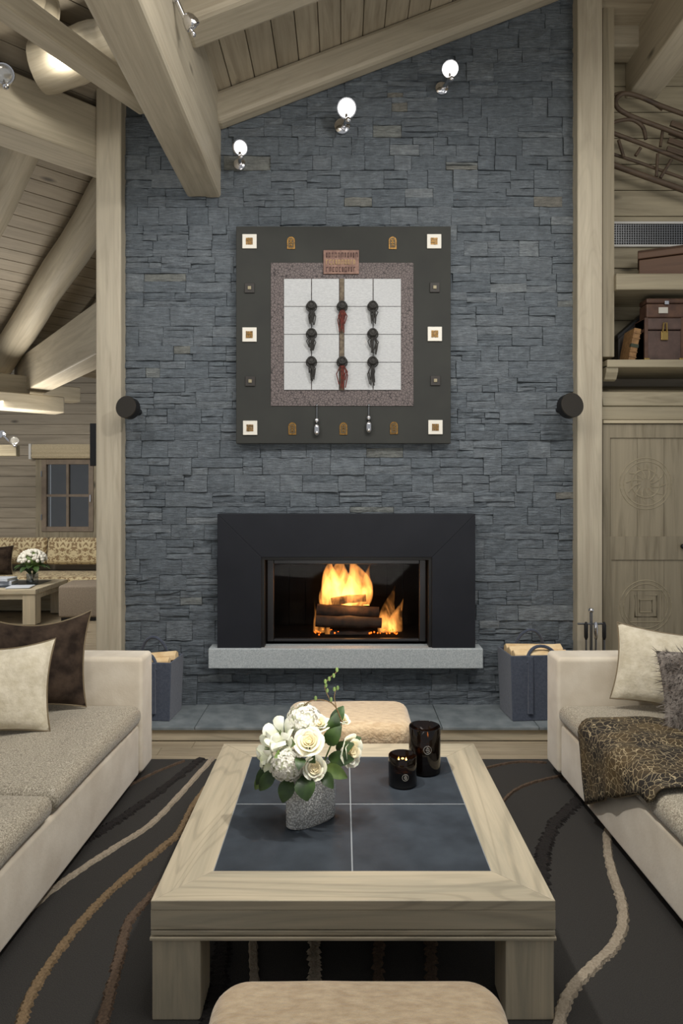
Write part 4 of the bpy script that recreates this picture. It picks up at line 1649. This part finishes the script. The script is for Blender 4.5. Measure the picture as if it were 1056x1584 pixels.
prof = [(.92, 0), (1.0, .006), (1.0, .10), (1.0, .192), (.985, .196), (.955, .192), (.955, .012), (.9, .010)]
b = B()
rings = [oval_ring(.105 * s_, .046 * s_ - (0 if s_ > .99 else .001), z_) for s_, z_ in prof]
vv = [p for r_ in rings for p in r_]
ff = []
for i in range(len(rings) - 1):
    for j in range(40):
        ff.append((i * 40 + j, i * 40 + (j + 1) % 40, (i + 1) * 40 + (j + 1) % 40, (i + 1) * 40 + j))
ff += [tuple(range(39, -1, -1)), tuple((len(rings) - 1) * 40 + j for j in range(40))]
b._add(vv, ff, 0, True)
b.build('vase_glass', VASE, vs_)
mo = B()
rr = random.Random(12)
for q in range(90):
    mo.ball((rr.uniform(-.075, .085), rr.uniform(-.028, .028), rr.uniform(.085, .175)), rr.uniform(.007, .013), 6, 4)
tag(mo.build('moss', MOSS, loc=(VX, VY, TZ0), rot=(0, 0, VROT)), 'mossy filling packed inside the crackled glass vase', 'moss', kind='stuff')

BC = Vector((VX, VY, TZ0 + .19))


def facing(p):
    d_ = (p - BC)
    return (d_.normalized() + Vector((0, -.55, .25))).normalized()


def petal(b_, c_, ang, r0, r1, zb, zt2, span, curl, cup=.25, k=5, m=5):
    def fn(a, v_):
        u_ = (a - .5) * 2
        wdt = span * (math.sin(math.pi * min(.5 + .0, v_ * .62 + .12))) * (1 - .25 * max(0, v_ - .75) / .25)
        w = ang + u_ * wdt
        rr_ = r0 + (r1 - r0) * (v_ ** .8) + curl * max(0, v_ - .7) / .3
        rr_ += -cup * u_ * u_ * (r1 - r0) * .3
        z_ = zb + (zt2 - zb) * (1 - (1 - v_) ** 1.6) - .18 * (zt2 - zb) * u_ * u_ * v_
        return Vector((math.cos(w) * rr_, math.sin(w) * rr_, z_))
    b_.grid(fn, k, m)


def rose(p, r, d_, label, stem_to=None, seed=0):
    q = Vector(d_).to_track_quat('Z', 'Y')
    o = thing('rose', label, 'flower', p, group='cream roses in the crackled vase', rot=q.to_euler())
    rr = random.Random(seed)
    for i in range(5):
        b_ = B()
        petal(b_, None, i * 1.2566 + seed, r * .3, r * .92, -r * .75, r * .28, .78, r * .14)
        b_.build('petal', ROSE, o)
    for i in range(5):
        b_ = B()
        petal(b_, None, i * 1.2566 + .6 + seed, r * .22, r * .70, -r * .6, r * .42, .78, r * .08)
        b_.build('petal', ROSE, o)
    h_ = B()
    for L_, (rb, rt, zt3) in enumerate(((.12, .50, .46), (.10, .34, .44), (.06, .20, .40))):
        for i in range(4):
            petal(h_, None, i * 1.571 + L_ * .7 + seed, r * rb, r * rt, -r * .3, r * zt3, .95, r * .03)
    h_.ball((0, 0, r * .05), r * .22, 8, 6)
    h_.build('rose_heart', ROSEC, o)
    # stem into the vase
    inv = q.inverted()
    tgt = inv @ (Vector((VX, VY, TZ0 + .10)) - p)
    B().tube([(0, 0, -r * .6), tgt * .5 + Vector((0, 0, -r * .5)), tgt], .003, 6).build('stem', LEAFL, o)
    return o


def fp3(px, py, dy):
    return P(px, py, VY + dy)


FL = [(478, 1149, -.075, 23, 'large cream rose at the front centre of the bouquet'),
      (486, 1188, -.10, 18, 'small cream rose with a darker heart just above the vase rim'),
      (540, 1161, -.01, 25, 'cream rose turned away over the slate beside the dark leaves'),
      (493, 1121, -.005, 18, 'half hidden cream rose behind the front centre rose'),
      (529, 1113, .05, 13, 'small pale rose bud below the curved twig')]
for i, (px, py, dy, rp, lab) in enumerate(FL):
    p = fp3(px, py, dy)
    d_ = facing(p)
    if i == 2:
        d_ = Vector((.75, -.62, .1)).normalized()
    rose(p, rp * 2.45 / F, d_, lab, seed=i * 1.3)


def hydr(p, r, label, seed):
    o = thing('hydrangea', label, 'flower', p, group='white hydrangea heads in the crackled vase')
    rr = random.Random(seed)
    b_ = B()
    for q in range(210):
        zz = rr.uniform(-.75, 1)
        w = rr.uniform(0, 6.283)
        n_ = Vector((math.sqrt(1 - zz * zz) * math.cos(w), math.sqrt(1 - zz * zz) * math.sin(w), zz))
        c0 = n_ * r * rr.uniform(.86, 1.0)
        M_ = n_.to_track_quat('Z', 'Y').to_matrix()
        s_ = r * rr.uniform(.14, .19)
        tw = rr.uniform(0, 1.5)
        for k in range(4):
            a = tw + k * 1.5708
            dv = M_ @ Vector((math.cos(a), math.sin(a), 0))
            tv = M_ @ Vector((-math.sin(a), math.cos(a), 0))
            b_._add([c0, c0 + dv * s_ * .6 + tv * s_ * .5 + n_ * s_ * .25, c0 + dv * s_ * 1.1 + n_ * s_ * .1, c0 + dv * s_ * .6 - tv * s_ * .5 + n_ * s_ * .25], [(0, 1, 2, 3)], 0, False)
    b_.build('florets', HYD, o, kind='stuff')
    B().ball((0, 0, 0), r * .84, 10, 8).build('flower_core', WHITEP, o)
    tgt = Vector((VX, VY, TZ0 + .10)) - p
    B().tube([(0, 0, 0), tgt * .5, tgt], .004, 6).build('stem', LEAFL, o)


hydr(fp3(470, 1116, .025), 28 * 2.5 / F, 'white hydrangea head on top of the bouquet', 3)
hydr(fp3(444, 1184, -.08), 25 * 2.42 / F, 'white hydrangea head low on the window side of the bouquet', 4)


def lily(p, r, d_, label, seed):
    q = Vector(d_).to_track_quat('Z', 'Y')
    o = thing('white_lily', label, 'flower', p, group='white open blooms in the crackled vase', rot=q.to_euler())
    for i in range(6):
        b_ = B()
        petal(b_, None, i * 1.0472 + seed, r * .08, r * (.95 if i % 2 else .85), -r * .75, r * .25, .52, r * .22, .1, 5, 6)
        b_.build('petal', WHITEP, o)
    c = B()
    for i in range(5):
        c.tube([(0, 0, -r * .6), (r * .12 * math.cos(i * 1.26), r * .12 * math.sin(i * 1.26), r * .1)], r * .03, 5)
    c.build('stamens', LEAFL, o)
    tgt = q.inverted() @ (Vector((VX, VY, TZ0 + .10)) - p)
    B().tube([(0, 0, -r * .7), tgt * .5, tgt], .0035, 6).build('stem', LEAFL, o)


lily(fp3(432, 1133, -.02), 24 * 2.48 / F, (-.35, -.6, .7), 'white lily pointing up at the outer side of the bouquet', 0)
lily(fp3(412, 1158, -.02), 22 * 2.48 / F, (-.85, -.5, .2), 'white lily at the outermost side of the bouquet', .5)
lily(fp3(437, 1152, -.06), 17 * 2.45 / F, (-.2, -.9, .3), 'small white lily facing out between the larger blooms', 1.4)
lily(fp3(403, 1172, .0), 15 * 2.48 / F, (-.9, -.3, -.2), 'smallest white lily at the bouquet outer edge', .2)
lily(fp3(420, 1180, -.05), 19 * 2.45 / F, (-.6, -.75, -.15), 'greenish white lily drooping low on the bouquet', .9)


def leaf_obj(p, d_, L, w, mat, par, up=(0, -1, .3)):
    M_ = axes(p, d_, up)
    b_ = B()

    def fn(a, v_):
        u_ = (v_ - .5) * 2
        hw = w / 2 * math.sin(math.pi * min(1, a * .93 + .05)) ** .8
        return Vector((a * L, u_ * hw, .012 * math.sin(a * 2.5) + .25 * abs(u_) * hw - .25 * L * a * a * .6))
    b_.grid(fn, 8, 5)
    return b_.build('leaf', mat, par, mx=M_)


lv = thing('foliage', 'dark green leaves tucked between the flowers of the bouquet', 'leaves', (0, 0, 0))
LV = [(505, 1150, .0, (.45, -.5, .7), .11, .06, LEAF), (512, 1138, .01, (.2, -.3, .9), .10, .055, LEAF), (508, 1172, -.02, (.9, -.4, .1), .10, .055, LEAF),
      (505, 1185, -.04, (.8, -.5, -.25), .09, .05, LEAFL), (470, 1200, -.10, (.15, -.6, -.75), .085, .075, LEAF), (448, 1203, -.08, (-.25, -.5, -.8), .085, .06, LEAF),
      (425, 1190, -.03, (-.6, -.3, -.75), .09, .05, LEAF), (415, 1180, .0, (-.4, -.2, -.9), .10, .045, LEAF), (455, 1150, -.07, (.1, -.9, .3), .06, .035, LEAFL),
      (466, 1172, -.09, (-.1, -.8, -.3), .06, .04, LEAF), (520, 1160, -.0, (.6, -.5, .4), .09, .05, LEAF), (530, 1150, .03, (.9, -.2, .35), .075, .04, LEAF),
      (500, 1195, -.08, (.5, -.7, -.5), .07, .045, LEAF), (435, 1165, -.06, (-.3, -.9, .1), .06, .03, LEAFL),
      (410, 1195, .0, (-.5, -.2, -.8), .07, .035, LEAFL), (480, 1170, -.06, (.3, -.9, .0), .06, .04, LEAF), (512, 1125, .04, (.5, .2, .8), .09, .05, LEAF)]
for px, py, dy, d_, L, w, m_ in LV:
    leaf_obj(fp3(px, py, dy), d_, L, w, m_, lv, (0, -1, .35))
tw = thing('curly_twig', 'thin curly twig with green buds arching out of the bouquet', 'twig', (0, 0, 0))
B().tube(smooth_pts([fp3(a, c_, .03) for a, c_ in ((462, 1108), (470, 1092), (482, 1084), (500, 1083), (516, 1090), (524, 1104), (528, 1118), (526, 1140))]), .0022, 6).build('branch', TWIG, tw)
B().tube(smooth_pts([fp3(a, c_, .03) for a, c_ in ((526, 1118), (521, 1098), (511, 1084), (502, 1062), (508, 1050), (518, 1042), (522, 1034))]), .0018, 6).build('branch', TWIG, tw)
B().tube(smooth_pts([fp3(a, c_, .03) for a, c_ in ((520, 1094), (517, 1078), (520, 1064))]), .0016, 6).build('branch', TWIG, tw)
for a, c_ in ((504, 1060), (509, 1050), (516, 1045), (521, 1036), (506, 1068), (517, 1066), (522, 1064), (488, 1080), (512, 1082), (503, 1054)):
    B().ball((0, 0, 0), .006, 8, 6, 1.5).build('bud', LEAFL, tw, tuple(fp3(a, c_, .028)))

# ------------------------------------------------------------------ candles


def candle(px, Y, r, h, label, wicks, emb):
    x = (px - CX) * Y / F
    t_ = thing('candle', label, 'candle', (x, Y, TZ0), group='black glass candles on the table')
    B().lathe([(r * .9, 0), (r, .006), (r, h - .003), (r - .002, h), (r - .005, h - .003), (r - .005, .012), (1e-6, .012)], 40).build('jar', JAR, t_)
    wax_z = h * .52
    B().lathe([(1e-6, .013), (r - .006, .013), (r - .006, wax_z), (r - .02, wax_z - .003), (1e-6, wax_z - .003)], 32).build('wax', WAX, t_)
    for wx, wy in wicks:
        wk = B().tube([(wx, wy, wax_z - .004), (wx + .001, wy, wax_z + .012)], .0012, 6).build('wick', BLACK, t_)
        B().lathe([(.0008, wax_z + .008), (.005, wax_z + .015), (.0058, wax_z + .021), (.003, wax_z + .032), (.0004, wax_z + .042)], 10, None, (wx, wy, 0)).build('flame', CFLAME, wk)
    # printed monogram: ring with a stem, bowl and bar, bent round the jar
    e = B()
    R0 = r + .0008

    def on(u_, z_):
        a = -math.pi / 2 + u_ / R0
        return Vector((math.cos(a) * R0, math.sin(a) * R0, z_))
    ez, er, eo = emb
    e.tube([on(eo + math.cos(k * math.pi / 14) * er, ez + math.sin(k * math.pi / 14) * er) for k in range(28)], .0005, 5, True)
    e.tube([on(eo - er * .15, ez - er * .62), on(eo - er * .15, ez + er * .62)], .0006, 5)
    e.tube([on(eo - er * .5, ez), on(eo + er * .4, ez)], .0006, 5)
    e.tube([on(eo - er * .15, ez + er * .6), on(eo + er * .3, ez + er * .45), on(eo + er * .45, ez + er * .2), on(eo + er * .3, ez), on(eo + er * .5, ez - er * .25), on(eo + er * .3, ez - er * .5), on(eo - er * .15, ez - er * .6)], .0006, 5)
    e.build('monogram', TAGW, t_)
    light('candle_glow', 'POINT', (x, Y, TZ0 + wax_z + .03), (0, 0, 0), .10, (1, .6, .22), .006)
    return t_


candle(656.5, 2.93, .069, .200, 'tall black glass candle jar with a white monogram behind the shorter one', ((-.018, .01), (.02, -.005)), (.118, .017, .004))
candle(622.5, 2.80, .060, .124, 'short black glass candle jar with a white monogram and lit wicks', ((-.016, .0), (.016, .004)), (.052, .013, .006))

# ------------------------------------------------------------------ adjoining seating corner
bx0_, bx1_ = -5.6, -2.3
bench = thing('bench_sofa', 'long built-in bench with gold damask back cushions under the window', 'sofa', (-3.95, 9.17, 0))
B().box(-1.65, 1.65, -.38, .42, 0, .30).build('bench_base', CABX, bench)
B().pad(1.65, .37, .03, .14, .04, .015, (0, -.03, .30)).build('seat_cushion', DAMASK, bench)
sx_ = P(68, 0, 9.3).x + 3.95
for x0, x1 in ((-1.65, sx_ - .85), (sx_ - .84, sx_ - .006), (sx_ + .006, sx_ + .80), (sx_ + .81, 1.65)):
    w = (x1 - x0) / 2
    B().pad(w, .19, .04, .16, .06, .02, (0, 0, 0)).build('back_cushion', DAMASK, bench, ((x0 + x1) / 2, .34, .715), rot=(rad(80), 0, 0))
pillow((P(-8, 868, 8.95).x, 8.95, P(0, 868, 8.95).z), (rad(-15), 0, rad(20)), .45, .42, .09, VELVET, 'small brown pillow on the damask bench at the frame edge', 21, name='bench_pillow')

ftx = P(55, 0, 7.85).x
ft = thing('side_table', 'low pale wooden table with magazines in front of the damask bench', 'table', (ftx, 7.85, 0))
ftz = P(0, 912, 7.85).z
B().box(-1.4, 0, 0, .92, ftz - .06, ftz).build('tabletop', TX, ft, bevel=.006)
B().box(-1.38, -.02, .02, .90, ftz - .12, ftz - .06).build('apron', TX, ft)
for lx in (-1.39, -.16):
    for ly in (.01, .76):
        B().box(lx, lx + .15, ly, ly + .15, 0, ftz - .06).build('leg', TZ, ft, bevel=.004)
B().box(-1.25, -.15, .15, .78, ftz - .002, ftz + .004).build('inlay', SLATE, ft)
oto = thing('ottoman', 'grey beige upholstered ottoman beside the low table', 'ottoman', (P(88, 0, 8.15).x + .36, 8.42, 0), rad(4))
otz = P(0, 905, 8.2).z
B().pad(.36, .27, .04, otz - .03, .03, .012, (0, 0, .03)).build('upholstery', FARO, oto)
B().box(-.33, .33, -.24, .24, FZ, .03).build('plinth', BLACK, oto)
B().tube([(-.35, -.262, otz - .03), (.35, -.262, otz - .03)], .005, 6).build('seam', FARO, oto)
# flowers on the low table
fvx, fvy = P(50, 0, 8.3).x, 8.3
fv = thing('flower_vase', 'small clear vase with greenery on the low table', 'vase', (fvx, fvy, ftz + .004))
B().lathe([(.06, 0), (.07, .01), (.07, .13), (.066, .13), (.066, .012), (1e-6, .012)], 24).build('vase_glass', PANEW, fv)
g = B()
rr = random.Random(9)
for q in range(30):
    a = rr.uniform(0, 6.28)
    g.tube([(0, 0, .02), (math.cos(a) * .03, math.sin(a) * .03, .12), (math.cos(a) * rr.uniform(.05, .12), math.sin(a) * .08, .21)], .004, 5)
g.build('stems', LEAF, fv, kind='stuff')
fb_ = thing('white_bouquet', 'dome of small white flowers over dark leaves on the low table', 'flower', (fvx, fvy, ftz + .30))
g = B()
for q in range(150):
    zz = rr.uniform(-.1, 1)
    a = rr.uniform(0, 6.28)
    s_ = math.sqrt(1 - zz * zz)
    g.ball((s_ * math.cos(a) * .155, s_ * math.sin(a) * .155, zz * .12), rr.uniform(.018, .026), 6, 4)
g.build('blossoms', HYD, fb_, kind='stuff')
B().ball((0, 0, 0), .14, 14, 8, .7).build('flower_core', LEAFL, fb_)
for q in range(14):
    a = q * .449
    leaf_obj((math.cos(a) * .08, math.sin(a) * .08, -.06), (math.cos(a), math.sin(a), -.25 + .2 * math.sin(q * 3)), .15, .08, LEAF, fb_, (0, 0, 1))


def far_book(px0, px1, py, Y, h, label, rz=0):
    x0, x1 = P(px0, 0, Y).x, P(px1, 0, Y).x
    t_ = thing('magazine', label, 'magazine', ((x0 + x1) / 2, Y, py), rz, 'magazines on the low table')
    w = (x1 - x0) / 2
    B().box(-w, w, -.11, .11, 0, h).build('cover', BOOKB, t_, bevel=.003)
    B().box(-w + .004, w + .002, -.105, .105, h * .2, h * .8).build('pages', TAGW, t_)


far_book(-28, 22, ftz + .005, 8.25, .05, 'thick pale blue magazine stack bottom on the low table', .1)
far_book(-25, 20, ftz + .057, 8.24, .035, 'pale magazine lying on top of the thick one on the low table', -.08)
far_book(14, 49, ftz + .005, 8.0, .014, 'thin open magazine beside the small white bouquet', .15)

tv = thing('screen', 'thin black flat screen fixed to the rear of the post near the window', 'screen', (-1.70, 4.842, P(0, 688, 4.86).z))
B().box(-.135, .05, 0, .03, -.155, .155).build('screen_panel', BLACK, tv, bevel=.004)
B().box(-.128, .045, .03, .034, -.145, .145).build('display', BLACK, tv)
